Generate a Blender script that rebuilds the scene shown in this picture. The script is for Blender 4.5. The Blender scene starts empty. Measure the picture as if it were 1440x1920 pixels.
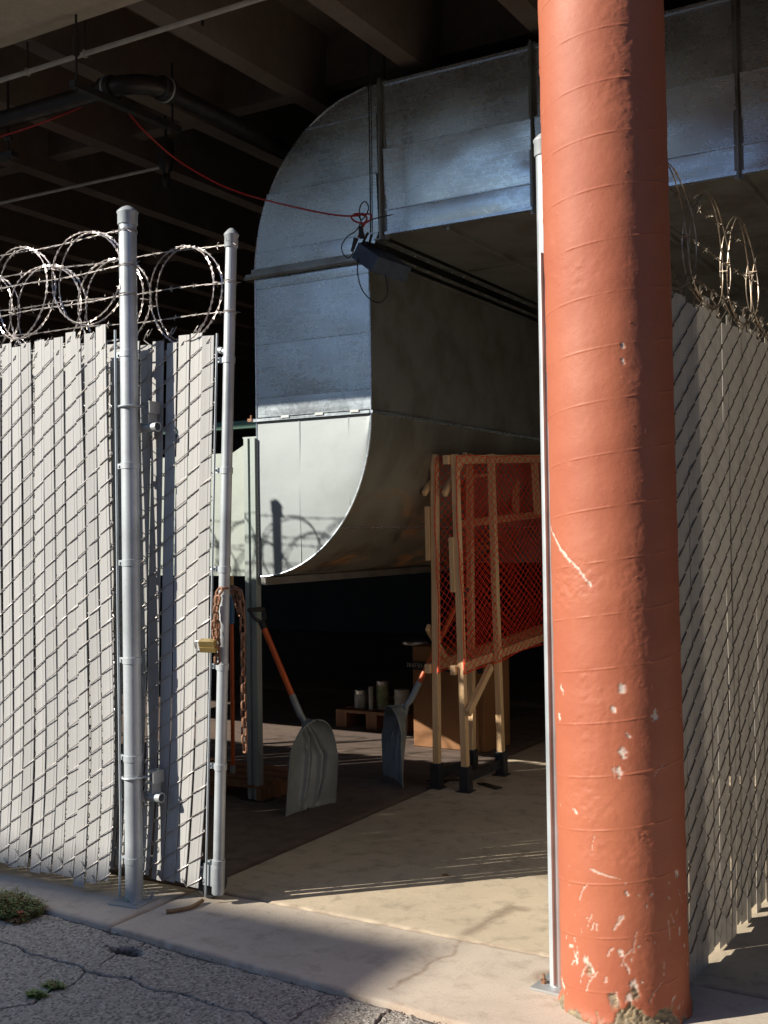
import bpy, math, random
import numpy as np
from mathutils import Vector, Matrix
random.seed(7); rng = np.random.default_rng(7)
S = bpy.context.scene; COL = S.collection; PI = math.pi; R = math.radians

# ---------------------------------------------------------------- camera, sky, sun, exposure
CAM = Vector((0, 0, 1.55)); AZ = R(30.4); PITCH = R(1.09); ROLL = 0.0143; FOC = 2100.0
_f0 = Vector((-math.sin(AZ), math.cos(AZ), 0)); _r0 = Vector((math.cos(AZ), math.sin(AZ), 0)); _z = Vector((0, 0, 1))
FWD = _f0*math.cos(PITCH) + _z*math.sin(PITCH); _u0 = _z*math.cos(PITCH) - _f0*math.sin(PITCH)
RT = _r0*math.cos(ROLL) - _u0*math.sin(ROLL); UP = _u0*math.cos(ROLL) + _r0*math.sin(ROLL)
cam = bpy.data.objects.new('camera', bpy.data.cameras.new('camera')); COL.objects.link(cam); S.camera = cam
cam.data.sensor_fit = 'HORIZONTAL'; cam.data.sensor_width = 24; cam.data.lens = FOC/1440*24
cam.data.clip_start = 0.05; cam.data.clip_end = 600
m = Matrix((RT, UP, -FWD)).transposed().to_4x4(); m.translation = CAM; cam.matrix_world = m

SUN_AZ = R(44.0); SUN_EL = R(29.0)            # azimuth the light travels to, measured from +Y towards +X
W = bpy.data.worlds.new('World'); S.world = W; W.use_nodes = True; nt = W.node_tree
sky = nt.nodes.new('ShaderNodeTexSky'); sky.sky_type = 'NISHITA'; sky.sun_disc = False
sky.sun_elevation = SUN_EL; sky.sun_rotation = SUN_AZ + PI; sky.air_density = 1.0; sky.dust_density = 0.4; sky.ozone_density = 6.0
nt.links.new(sky.outputs[0], nt.nodes['Background'].inputs[0]); nt.nodes['Background'].inputs[1].default_value = 0.095
sl = bpy.data.lights.new('sun', 'SUN'); sl.energy = 4.8; sl.angle = R(0.4); sl.color = (1, 0.93, 0.82)
sun = bpy.data.objects.new('sun', sl); COL.objects.link(sun)
LD = Vector((math.sin(SUN_AZ)*math.cos(SUN_EL), math.cos(SUN_AZ)*math.cos(SUN_EL), -math.sin(SUN_EL)))
sun.rotation_euler = LD.to_track_quat('-Z', 'Y').to_euler(); sun.location = (0, 0, 20)
S.view_settings.view_transform = 'Standard'; S.view_settings.look = 'None'; S.view_settings.gamma = 1
S.view_settings.use_curve_mapping = False; S.view_settings.exposure = 0.74

def at(px, py, X=None, Y=None, Z=None):
    """point where the sight line through a photo pixel meets a real plane"""
    d = FWD + RT*((px-720)/FOC) - UP*((py-960)/FOC)
    t = (X-CAM.x)/d.x if X is not None else (Y-CAM.y)/d.y if Y is not None else (Z-CAM.z)/d.z
    return CAM + d*t

# ---------------------------------------------------------------- object helpers
WL = {}
def link(o, parent=None, loc=(0, 0, 0)):
    COL.objects.link(o)
    loc = Vector(loc)
    if parent is not None:
        o.parent = parent; o.location = loc - WL[parent.name]
    else: o.location = loc
    WL[o.name] = loc
    return o
def thing(name, label, cat, loc, group=None):
    o = bpy.data.objects.new(name, None); o.empty_display_size = 0.1
    link(o, None, loc); o['label'] = label; o['category'] = cat
    if group: o['group'] = group
    return o
def tag(o, label, cat, group=None):
    o['label'] = label; o['category'] = cat
    if group: o['group'] = group
    return o
def struct(o): o['kind'] = 'structure'; return o

class MB:
    def __init__(s): s.v = []; s.f = []
    def add(s, v, f):
        n = len(s.v); s.v += [tuple(p) for p in v]; s.f += [tuple(i+n for i in q) for q in f]; return s
    def box(s, a, b, M=None):
        (x0, y0, z0), (x1, y1, z1) = a, b
        v = [Vector(p) for p in ((x0,y0,z0),(x1,y0,z0),(x1,y1,z0),(x0,y1,z0),(x0,y0,z1),(x1,y0,z1),(x1,y1,z1),(x0,y1,z1))]
        if M is not None: v = [M @ p for p in v]
        return s.add(v, [(0,3,2,1),(4,5,6,7),(0,1,5,4),(1,2,6,5),(2,3,7,6),(3,0,4,7)])
    def bar(s, a, b, w, h, up=(0, 0, 1)):
        """rectangular bar from a to b; w across, h along 'up'"""
        a = Vector(a); b = Vector(b); t = (b-a).normalized(); u = Vector(up)
        if abs(t.dot(u)) > .98: u = Vector((0, 1, 0))
        q = t.cross(u).normalized(); u = q.cross(t)
        c = [(-w/2, -h/2), (w/2, -h/2), (w/2, h/2), (-w/2, h/2)]
        v = [a+q*i+u*j for i, j in c] + [b+q*i+u*j for i, j in c]
        return s.add(v, [(0,1,2,3),(7,6,5,4),(0,4,5,1),(1,5,6,2),(2,6,7,3),(3,7,4,0)])
    def tube(s, pts, r, n=8, closed=False, caps=True):
        pts = [Vector(p) for p in pts]; N = len(pts); rr = r if hasattr(r, '__len__') else [r]*N
        v = []; prev = None
        for i in range(N):
            if closed: t = pts[(i+1) % N]-pts[i-1]
            else: t = pts[min(i+1, N-1)]-pts[max(i-1, 0)]
            t = t.normalized() if t.length > 1e-9 else Vector((0, 0, 1))
            if prev is None: prev = t.orthogonal().normalized()
            q = (prev - t*prev.dot(t))
            q = q.normalized() if q.length > 1e-6 else t.orthogonal().normalized()
            prev = q; p = t.cross(q)
            for k in range(n):
                a = 2*PI*k/n; v.append(pts[i] + (q*math.cos(a)+p*math.sin(a))*rr[i])
        f = []
        for i in range(N if closed else N-1):
            j = (i+1) % N
            for k in range(n): f.append((i*n+k, i*n+(k+1) % n, j*n+(k+1) % n, j*n+k))
        if caps and not closed: f += [tuple(range(n-1, -1, -1)), tuple(range((N-1)*n, N*n))]
        return s.add(v, f)
    def lathe(s, prof, c, n=24, axis='Z'):
        v = []; c = Vector(c)
        for r, z in prof:
            for k in range(n):
                a = 2*PI*k/n
                p = Vector((r*math.cos(a), r*math.sin(a), z))
                if axis == 'X': p = Vector((z, p.x, p.y))
                if axis == 'Y': p = Vector((p.x, z, p.y))
                v.append(c+p)
        f = [(i*n+k, i*n+(k+1) % n, (i+1)*n+(k+1) % n, (i+1)*n+k) for i in range(len(prof)-1) for k in range(n)]
        f += [tuple(range(n-1, -1, -1)), tuple(range((len(prof)-1)*n, len(prof)*n))]
        return s.add(v, f)
    def mesh(s, name, mat, smooth=False, org=(0, 0, 0)):
        me = bpy.data.meshes.new(name); o = Vector(org)
        me.from_pydata([Vector(p)-o for p in s.v], [], s.f); me.materials.append(mat)
        import bmesh
        bm = bmesh.new(); bm.from_mesh(me); bmesh.ops.recalc_face_normals(bm, faces=bm.faces); bm.to_mesh(me); bm.free()
        if smooth:
            me.polygons.foreach_set('use_smooth', [True]*len(me.polygons))
            try: me.set_sharp_from_angle(angle=R(35))
            except Exception: pass
        me.update(); return me
    def obj(s, name, mat, parent=None, smooth=False, loc=None):
        """verts are world coordinates; the object's origin goes to the parent's base (or loc)"""
        org = Vector(loc) if loc is not None else (WL[parent.name] if parent is not None else Vector((0, 0, 0)))
        return link(bpy.data.objects.new(name, s.mesh(name, mat, smooth, org)), parent, org)
def inst(name, mesh, parent, loc, rot=(0, 0, 0), scale=(1, 1, 1)):
    o = link(bpy.data.objects.new(name, mesh), parent, loc); o.rotation_euler = rot; o.scale = scale; return o
def bevel(o, w=0.004, seg=2):
    b = o.modifiers.new('bevel', 'BEVEL'); b.width = w; b.segments = seg; b.limit_method = 'ANGLE'; return o

# smooth value noise in numpy (for geometry)
_T = rng.random((64, 64, 64)).astype(np.float32)
def vnoise(x, y, z=0.0, seed=0):
    x = np.asarray(x, float)+seed*7.31; y = np.asarray(y, float)+seed*3.7; z = np.asarray(z, float)+seed*1.9+0*x
    xi = np.floor(x).astype(int); yi = np.floor(y).astype(int); zi = np.floor(z).astype(int)
    fx = x-xi; fy = y-yi; fz = z-zi
    fx = fx*fx*(3-2*fx); fy = fy*fy*(3-2*fy); fz = fz*fz*(3-2*fz)
    g = lambda a, b, c: _T[(xi+a) % 64, (yi+b) % 64, (zi+c) % 64]
    l = lambda a, b, t: a+(b-a)*t
    return l(l(l(g(0,0,0), g(1,0,0), fx), l(g(0,1,0), g(1,1,0), fx), fy), l(l(g(0,0,1), g(1,0,1), fx), l(g(0,1,1), g(1,1,1), fx), fy), fz)-0.5
def fbm(x, y, z=0.0, o=4, seed=0):
    s = 0; a = 1
    for i in range(o): s = s+a*vnoise(np.asarray(x)*2**i, np.asarray(y)*2**i, np.asarray(z)*2**i, seed+i); a *= .5
    return s
def grid_mesh(name, P, mat, attrs=None, closed_u=False, smooth=True):
    """P: array (nv, nu, 3)"""
    nv, nu, _ = P.shape; me = bpy.data.meshes.new(name)
    idx = np.arange(nv*nu).reshape(nv, nu)
    if closed_u: a = idx[:-1, :]; b = np.roll(idx, -1, 1)[:-1, :]; c = np.roll(idx, -1, 1)[1:, :]; d = idx[1:, :]
    else: a = idx[:-1, :-1]; b = idx[:-1, 1:]; c = idx[1:, 1:]; d = idx[1:, :-1]
    q = np.stack([a, b, c, d], -1).reshape(-1, 4); n = len(q)
    me.vertices.add(nv*nu); me.vertices.foreach_set('co', P.astype(np.float32).ravel())
    me.loops.add(n*4); me.loops.foreach_set('vertex_index', q.astype(np.int32).ravel())
    me.polygons.add(n); me.polygons.foreach_set('loop_start', np.arange(0, n*4, 4, dtype=np.int32))
    me.polygons.foreach_set('use_smooth', np.full(n, smooth)); me.update(calc_edges=True)
    for k, A in (attrs or {}).items():
        at_ = me.attributes.new(k, 'FLOAT', 'POINT'); at_.data.foreach_set('value', A.astype(np.float32).ravel())
    me.materials.append(mat); me.validate(); return me
def polydist(X, Y, pts, jit=0.0):
    D = np.full(X.shape, 9.0)
    for (ax, ay), (bx, by) in zip(pts[:-1], pts[1:]):
        dx, dy = bx-ax, by-ay; L = dx*dx+dy*dy+1e-9
        t = np.clip(((X-ax)*dx+(Y-ay)*dy)/L, 0, 1)
        D = np.minimum(D, np.hypot(X-ax-t*dx, Y-ay-t*dy))
    return D

# ---------------------------------------------------------------- materials
class NT:
    def __init__(s, name):
        s.m = bpy.data.materials.new(name); s.m.use_nodes = True; s.t = s.m.node_tree; s.b = s.t.nodes['Principled BSDF']
    def n(s, typ, **k):
        o = s.t.nodes.new('ShaderNode'+typ)
        for a, b in k.items(): setattr(o, a, b)
        return o
    def l(s, a, b): s.t.links.new(a, b)
    def set(s, n, i, v):
        if isinstance(v, (int, float, tuple, list)): n.inputs[i].default_value = v
        else: s.l(v, n.inputs[i])
    def coord(s, kind='Object', scale=(1, 1, 1)):
        c = s.n('NewGeometry').outputs['Position'] if kind == 'World' else s.n('TexCoord').outputs[kind]
        mp = s.n('Mapping'); mp.inputs['Scale'].default_value = scale; s.l(c, mp.inputs['Vector']); return mp.outputs[0]
    def noise(s, vec, scale, detail=5, rough=.55, dist=0):
        o = s.n('TexNoise'); s.l(vec, o.inputs['Vector']); o.inputs['Scale'].default_value = scale
        o.inputs['Detail'].default_value = detail; o.inputs['Roughness'].default_value = rough; o.inputs['Distortion'].default_value = dist
        return o.outputs[0]
    def ramp(s, fac, lo, hi, a=0.0, b=1.0):
        o = s.n('MapRange'); o.interpolation_type = 'SMOOTHSTEP'
        s.l(fac, o.inputs[0]); o.inputs[1].default_value = lo; o.inputs[2].default_value = hi
        o.inputs[3].default_value = a; o.inputs[4].default_value = b; return o.outputs[0]
    def mix(s, fac, a, b, mode='MIX'):
        o = s.n('Mix', data_type='RGBA', blend_type=mode)
        for i, v in ((0, fac), (6, a), (7, b)):
            if isinstance(v, tuple) and len(v) == 3: v = (*v, 1)
            s.set(o, i, v)
        return o.outputs[2]
    def math(s, op, a, b=0.0):
        o = s.n('Math', operation=op); s.set(o, 0, a); s.set(o, 1, b); return o.outputs[0]
    def bump(s, h, strength=.3, dist=.01, prev=None):
        o = s.n('Bump'); s.l(h, o.inputs['Height']); o.inputs['Strength'].default_value = strength; o.inputs['Distance'].default_value = dist
        if prev is not None: s.l(prev, o.inputs['Normal'])
        s.l(o.outputs[0], s.b.inputs['Normal']); return o.outputs[0]
    def fin(s, col=None, rough=None, metal=None):
        for k, v in (('Base Color', col), ('Roughness', rough), ('Metallic', metal)):
            if v is None: continue
            if isinstance(v, tuple) and len(v) == 3: v = (*v, 1)
            s.set(s.b, k, v)
        return s.m
def simple(name, c1, c2=None, rough=.6, metal=0.0, scale=20, stretch=(1, 1, 1), bump=.15, bd=.003, rv=.1, seedvar=0.0, kind='Object'):
    t = NT(name); c2 = c2 or tuple(x*.8 for x in c1); v = t.coord(kind, stretch)
    n = t.noise(v, scale); n2 = t.noise(v, scale*5, 3)
    col = t.mix(t.ramp(n, .35, .68), c1, c2)
    if seedvar:
        oi = t.n('ObjectInfo'); f = t.ramp(oi.outputs['Random'], 0, 1, 1-seedvar, 1+seedvar*.3)
        hsv = t.n('HueSaturation'); t.l(f, hsv.inputs['Value']); t.l(col, hsv.inputs['Color']); col = hsv.outputs[0]
    t.bump(n2, bump, bd)
    return t.fin(col, t.ramp(n, .3, .7, max(.03, rough-rv), min(1, rough+rv)), metal)

def m_galv(name, base=(.52, .55, .56), rough=.42, metal=.75, spangle=55, dirt=(.30, .30, .28), kind='World', brushed=True):
    t = NT(name); v = t.coord(kind)
    vo = t.n('TexVoronoi'); t.l(v, vo.inputs['Vector']); vo.inputs['Scale'].default_value = spangle
    sep = t.n('SeparateColor'); t.l(vo.outputs['Color'], sep.inputs[0])
    n1 = t.noise(v, 3.5, 6, .6); n2 = t.noise(v, 40, 4)
    vb = t.coord(kind, (3, 3, 90)); nb = t.noise(vb, 1.4, 4)
    col = t.mix(t.ramp(n1, .38, .72), base, dirt)
    col = t.mix(.10, col, vo.outputs['Color'], 'OVERLAY') if False else col
    r = t.math('ADD', t.ramp(n1, .3, .7, rough-.02, rough+.03), t.math('MULTIPLY', t.math('SUBTRACT', sep.outputs[0], .5), .04))
    if brushed: r = t.math('ADD', r, t.math('MULTIPLY', t.math('SUBTRACT', nb, .5), .12)); t.bump(t.noise(t.coord(kind, (1, 1, 5)), 7, 3), .05, .004)
    else: t.bump(n2, .08, .001)
    return t.fin(col, r, metal)

M = {}
M['galv_duct'] = m_galv('galvanized_duct', (.66, .74, .80), .27, .88, 55, (.60, .68, .74))
M['duct_pale'] = m_galv('pale_duct_sheet', (.31, .345, .35), .5, .25, 55, (.27, .30, .30))
# duct with rust washes on the outer bend
t = NT('galvanized_duct_rusty'); v = t.coord('World'); n1 = t.noise(v, 2.2, 6, .62, .4); vs = t.coord('World', (1.2, .8, 4)); n3 = t.noise(vs, 2.1, 6, .62, .8)
zz = t.n('SeparateXYZ'); t.l(t.n('NewGeometry').outputs['Position'], zz.inputs[0])
low = t.ramp(zz.outputs[2], 1.25, 2.05, 1, 0); mask = t.math('MULTIPLY', low, t.ramp(n3, .50, .64))
col = t.mix(t.ramp(n1, .35, .7), (.34, .34, .29), (.22, .20, .16)); col = t.mix(mask, col, (.42, .20, .07)); col = t.mix(t.math('MULTIPLY', t.ramp(n1, .55, .66), low), col, (.10, .065, .04))
t.bump(t.noise(v, 30, 4), .1, .002); M['duct_rust'] = t.fin(col, t.ramp(mask, 0, 1, .42, .7), t.ramp(mask, 0, 1, .55, .1))
M['duct_shaded'] = m_galv('shaded_side_duct', (.28, .285, .27), .5, .5, 55, (.18, .17, .15))  # darker duct metal: shade on side and underside put into the colour
M['galv_post'] = m_galv('galvanized_pipe', (.52, .56, .58), .44, .35, 90, (.34, .37, .38), 'World', False)
M['galv_dull'] = m_galv('galvanized_dull', (.42, .44, .44), .55, .45, 60, (.33, .34, .33), 'World', False)
M['wire'] = simple('galvanized_wire', (.50, .46, .43), (.36, .33, .31), .42, .6, 30)
M['wire_r'] = simple('weathered_wire', (.30, .26, .21), (.20, .16, .12), .40, .75, 30)
M['razor'] = simple('razor_steel', (.66, .60, .57), (.46, .41, .38), .34, .7, 18)
M['razor_r'] = simple('razor_steel_rusty', (.50, .42, .33), (.32, .24, .17), .38, .75, 18)
M['slat'] = simple('slat_plastic', (.415, .41, .395), (.37, .365, .35), .45, 0, 3, (12, 12, .7), .08, .002, .06, .10)
M['slat_r'] = simple('slat_plastic_tan', (.60, .56, .49), (.53, .49, .42), .5, 0, 3, (12, 12, .7), .08, .002, .06, .10)
_m = M['slat_r']; _t = _m.node_tree; _p = _t.nodes['Principled BSDF']; _o = [n for n in _t.nodes if n.type == 'OUTPUT_MATERIAL'][0]
_tr = _t.nodes.new('ShaderNodeBsdfTranslucent'); _tr.inputs[0].default_value = (.74, .70, .64, 1); _mx = _t.nodes.new('ShaderNodeMixShader'); _mx.inputs[0].default_value = .27   # thin plastic lets some sun through
_t.links.new(_p.outputs[0], _mx.inputs[1]); _t.links.new(_tr.outputs[0], _mx.inputs[2]); _t.links.new(_mx.outputs[0], _o.inputs[0])
M['strut'] = m_galv('painted_strut', (.33, .38, .36), .45, .35, 60, (.30, .34, .32), 'World', False)
M['panel_green'] = simple('pale_green_metal', (.37, .41, .37), (.31, .345, .31), .5, .2, 6, kind='World')
M['green'] = simple('green_steel', (.07, .16, .12), (.05, .12, .09), .5, .1, 8)
M['dark_steel'] = simple('dark_steel', (.045, .04, .038), (.03, .027, .025), .5, .4, 8)
M['flange'] = m_galv('flange_steel', (.36, .37, .36), .45, .7, 60, (.22, .2, .17), 'World', False)
M['black_pipe'] = simple('black_iron_pipe', (.035, .028, .025), (.022, .018, .017), .42, .3, 12)
M['white_pipe'] = simple('painted_conduit', (.50, .47, .41), (.40, .37, .32), .5, 0, 10)
M['black_rubber'] = simple('black_rubber', (.02, .02, .022), None, .55)
M['red_cable'] = simple('red_cable', (.42, .018, .015), None, .45)
M['lampblue'] = simple('lamp_housing', (.05, .075, .12), (.035, .05, .09), .45, .1)
M['rust'] = simple('rusty_chain', (.20, .085, .04), (.33, .19, .12), .6, .35, 60, bump=.5)
M['brass'] = simple('brass_lock', (.50, .36, .14), (.40, .28, .10), .38, .8, 30)
M['orange'] = simple('orange_handle', (.62, .115, .02), (.48, .08, .015), .38, 0, 9, (1, 1, .4))
M['handle_blk'] = simple('black_grip', (.018, .017, .018), None, .5)
M['scoop'] = simple('grey_plastic_scoop', (.255, .285, .295), (.18, .20, .205), .42, 0, 7, bump=.25, rv=.12)
M['socket'] = simple('grey_socket', (.30, .34, .36), (.24, .27, .28), .4, .2, 12)
M['blue'] = simple('blue_plastic', (.06, .15, .26), None, .5)
M['foot'] = simple('charcoal_foot', (.035, .037, .045), (.028, .028, .034), .5, .2, 14)
M['net'] = simple('red_netting', (.90, .055, .018), (.80, .04, .015), .5)
def wood(name, a, b):
    t = NT(name); v = t.coord('Object', (22, 22, 1.2)); n = t.noise(v, 2.2, 6, .65, .6); n2 = t.noise(t.coord('Object'), 3, 3)
    col = t.mix(t.ramp(n, .35, .65), a, b); k = t.n('TexVoronoi'); t.l(t.coord('Object', (7, 7, 1.6)), k.inputs['Vector']); k.inputs['Scale'].default_value = 2.0
    col = t.mix(t.ramp(k.outputs[0], .0, .085, .85, 0), col, (.13, .06, .025)); t.bump(n, .2, .002)
    return t.fin(col, .62)
M['pine'] = wood('pine_wood', (.82, .56, .32), (.70, .46, .24)); M['pine_dark'] = wood('pallet_wood', (.26, .12, .05), (.17, .07, .03))
t = NT('cardboard'); n = t.noise(t.coord('Object', (1, 1, 14)), 4, 4); n2 = t.noise(t.coord('Object'), 3, 4)
t.bump(n, .15, .002); M['card'] = t.fin(t.mix(t.ramp(n2, .3, .7), (.27, .125, .048), (.21, .095, .036)), .75)
M['card_print'] = simple('printed_band', (.02, .018, .018), None, .6); M['ink'] = simple('pale_ink', (.38, .36, .33), None, .6)
M['tin'] = simple('tin_can', (.5, .5, .5), (.32, .32, .32), .35, .8, 10); M['paper'] = simple('can_label', (.40, .40, .38), (.25, .27, .26), .6)
M['greenlabel'] = simple('green_label', (.10, .15, .05), (.30, .32, .22), .5, 0, 18); M['bucket'] = simple('white_bucket', (.45, .43, .38), None, .5)

# concrete of ceiling
def m_conc(name, a, b, stain, sc=1.6, rough=.8, bump=.35, fine=28):
    t = NT(name); v = t.coord('World'); n = t.noise(v, sc, 7, .62); n2 = t.noise(v, fine, 6, .7); n3 = t.noise(v, sc*.45, 5, .6, .8)
    col = t.mix(t.ramp(n, .33, .7), a, b); col = t.mix(t.ramp(n3, .52, .68, 0, .75), col, stain)
    col = t.mix(t.ramp(n2, .3, .75, 0, .22), col, (0.04, 0.035, 0.03)); p = t.bump(n2, bump, .006); t.bump(n, .3, .02, p)
    return t.fin(col, rough)
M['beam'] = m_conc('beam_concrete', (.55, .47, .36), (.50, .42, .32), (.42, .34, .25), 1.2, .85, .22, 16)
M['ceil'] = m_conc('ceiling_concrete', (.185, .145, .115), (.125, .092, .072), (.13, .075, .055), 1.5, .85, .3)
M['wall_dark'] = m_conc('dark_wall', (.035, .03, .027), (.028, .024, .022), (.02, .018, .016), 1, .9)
M['blocker_wall'] = m_conc('shade_block_wall', (.16, .10, .075), (.12, .08, .06), (.1, .07, .05), .5, .9)
M['render'] = m_conc('street_wall', (.42, .38, .32), (.36, .33, .28), (.3, .27, .22), .5, .9)

def m_floor(name, a, b, stain, crackc, speck=.5, rough=.82):
    t = NT(name); v = t.coord('World'); n = t.noise(v, 1.3, 7, .62, .5); n2 = t.noise(v, 9, 6, .65, .3); n3 = t.noise(v, 160, 3, .6); n4 = t.noise(v, 46, 5, .7)
    col = t.mix(t.ramp(n, .34, .68), a, b); col = t.mix(t.ramp(n2, .48, .70, 0, .7), col, stain); col = t.mix(t.ramp(t.noise(v, 3.1, 8, .72, 1.2), .55, .66, 0, .4), col, stain)
    col = t.mix(t.ramp(n3, .28, .46, speck, 0), col, (.06, .05, .045)); col = t.mix(t.ramp(n4, .66, .75, 0, .5), col, (.07, .055, .045))
    ac = t.n('Attribute', attribute_name='crack'); col = t.mix(ac.outputs['Fac'], col, crackc)
    p = t.bump(n3, .18, .0015); t.bump(n2, .2, .006, p); return t.fin(col, t.ramp(n2, .3, .7, rough-.1, rough+.08))
M['conc_out'] = m_floor('pavement_concrete', (.57, .485, .385), (.48, .41, .33), (.37, .30, .23), (.22, .125, .07), .35)
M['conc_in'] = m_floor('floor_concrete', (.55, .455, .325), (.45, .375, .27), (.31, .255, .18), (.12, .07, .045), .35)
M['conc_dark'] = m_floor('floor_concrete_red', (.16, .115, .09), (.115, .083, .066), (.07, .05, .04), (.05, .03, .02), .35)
# asphalt with aggregate
t = NT('asphalt'); v = t.coord('World'); vo = t.n('TexVoronoi'); t.l(v, vo.inputs['Vector']); vo.inputs['Scale'].default_value = 110
n = t.noise(v, 1.4, 6, .6); n2 = t.noise(v, 120, 3, .6); sp = t.n('SeparateColor'); t.l(vo.outputs['Color'], sp.inputs[0])
col = t.mix(t.ramp(n, .33, .68), (.31, .28, .24), (.37, .335, .285)); col = t.mix(t.ramp(sp.outputs[0], .60, .9, 0, .8), col, (.52, .47, .40))
col = t.mix(t.ramp(sp.outputs[1], .62, .9, 0, .75), col, (.09, .08, .07)); col = t.mix(t.ramp(t.noise(v, 3, 5, .6, .6), .56, .70, 0, .45), col, (.25, .19, .13))
ac = t.n('Attribute', attribute_name='crack'); col = t.mix(ac.outputs['Fac'], col, (.022, .017, .015))
p = t.bump(vo.outputs['Distance'], .75, .004); t.bump(n2, .45, .004, p); M['asphalt'] = t.fin(col, .85)
# column paint
t = NT('red_column_paint'); v = t.coord('Object'); n = t.noise(v, 2.0, 5, .6); n2 = t.noise(v, 45, 5, .65); n3 = t.noise(v, 150, 3)
ch = t.n('Attribute', attribute_name='chip').outputs['Fac']; rw = t.n('Attribute', attribute_name='raw').outputs['Fac']
col = t.mix(t.ramp(n, .3, .72), (.415, .128, .064), (.355, .096, .047)); col = t.mix(t.ramp(t.noise(v, 14, 6, .7), .6, .75, 0, .35), col, (.50, .185, .11))
col = t.mix(ch, col, (.62, .50, .42)); col = t.mix(rw, col, t.mix(t.ramp(n2, .3, .7), (.30, .225, .13), (.15, .12, .08)))
p = t.bump(n2, .35, .003); p = t.bump(t.noise(v, 13, 6, .7), .16, .005, p); t.bump(n3, .2, .001, p); M['column'] = t.fin(col, t.ramp(n, .3, .7, .56, .68))
M['leaf'] = simple('weed_leaf', (.26, .36, .11), (.18, .26, .07), .6, 0, 8, seedvar=.3); M['leaf_dry'] = simple('dry_weed', (.28, .13, .06), (.20, .14, .06), .7)
M['petal'] = simple('red_petal', (.55, .03, .03), None, .6); M['stick'] = simple('brown_stick', (.26, .16, .08), (.18, .11, .06), .7, 0, 20)
M['dirt'] = simple('dirt', (.14, .10, .07), (.09, .065, .05), .9, 0, 20, bump=.6)
M['glassdark'] = simple('window_glass', (.03, .035, .04), None, .1)

# ---------------------------------------------------------------- ground, road, pavement, floor
g = MB(); g.add([(-250, -250, -.06), (250, -250, -.06), (250, 250, -.06), (-250, 250, -.06)], [(0, 1, 2, 3)])
struct(g.obj('ground', M['asphalt']))
edgeY = lambda X: 3.335 + (X+3.6)*(-.072)           # where the road meets the pavement
def px_line(pts, Z=0.0): return [(at(a, b, Z=Z).x, at(a, b, Z=Z).y) for a, b in pts]
RZ = -.018
cr = [px_line(c, RZ) for c in (
    [(-40, 1750), (0, 1766), (30, 1777), (60, 1790), (100, 1797), (145, 1813), (163, 1826), (200, 1830), (240, 1833), (262, 1845), (290, 1857), (340, 1868), (385, 1884), (430, 1897), (465, 1903), (500, 1925)],
    [(163, 1826), (140, 1837), (125, 1850), (85, 1868), (60, 1882), (30, 1885), (0, 1893), (-40, 1905)],
    [(185, 1815), (215, 1793), (240, 1783), (262, 1775), (285, 1759)],
    [(318, 1783), (335, 1778), (352, 1771)],
    [(700, 1925), (712, 1905), (727, 1892), (748, 1886)],
    [(525, 1930), (560, 1900), (600, 1885), (640, 1872)])]
cwid = (.0052, .0045, .003, .003, .003, .0025)
nx, ny = 900, 380; xs = np.linspace(-4.9, -.7, nx); vv = np.linspace(0, 1, ny)
X, V = np.meshgrid(xs, vv); Y = 2.1+(edgeY(X)-2.1)*V
wob = fbm(X*9, Y*9, 0, 3, 3)*.035; wob2 = fbm(X*9, Y*9, 5, 3, 9)*.035
Z = np.full(X.shape, RZ) + fbm(X*1.5, Y*1.5, 0, 3, 1)*.012 + fbm(X*60, Y*60, 0, 2, 4)*.0035
C = np.zeros(X.shape)
for ln, w in zip(cr, cwid):
    d = polydist(X+wob, Y+wob2, ln); ww = w*(1.1+1.4*vnoise(X*14, Y*14, 0, 5))
    k = np.clip(1.3-d/np.maximum(ww, .002), 0, 1); C = np.maximum(C, k); Z -= .012*k; Z += .003*np.exp(-(d/.03)**2)
hx, hy = px_line([(240, 1784)], RZ)[0]; r2 = np.hypot((X-hx)/.085, (Y-hy)/.05)+fbm(X*25, Y*25, 0, 3, 8)*.9
k = np.clip((1-r2)*3, 0, 1); C = np.maximum(C, k); Z -= .025*k
k = np.clip(1-(edgeY(X)-Y)/.02+fbm(X*12, Y*12, 0, 3, 2)*1.2, 0, 1)*(edgeY(X)-Y < .03); C = np.maximum(C, k*.75); Z -= .006*k
Z[0, :] = -.06; C = np.clip(C, 0, 1)
road = link(bpy.data.objects.new('road', grid_mesh('road', np.stack([X, Y, Z], -1), M['asphalt'], {'crack': C}))); struct(road)

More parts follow.
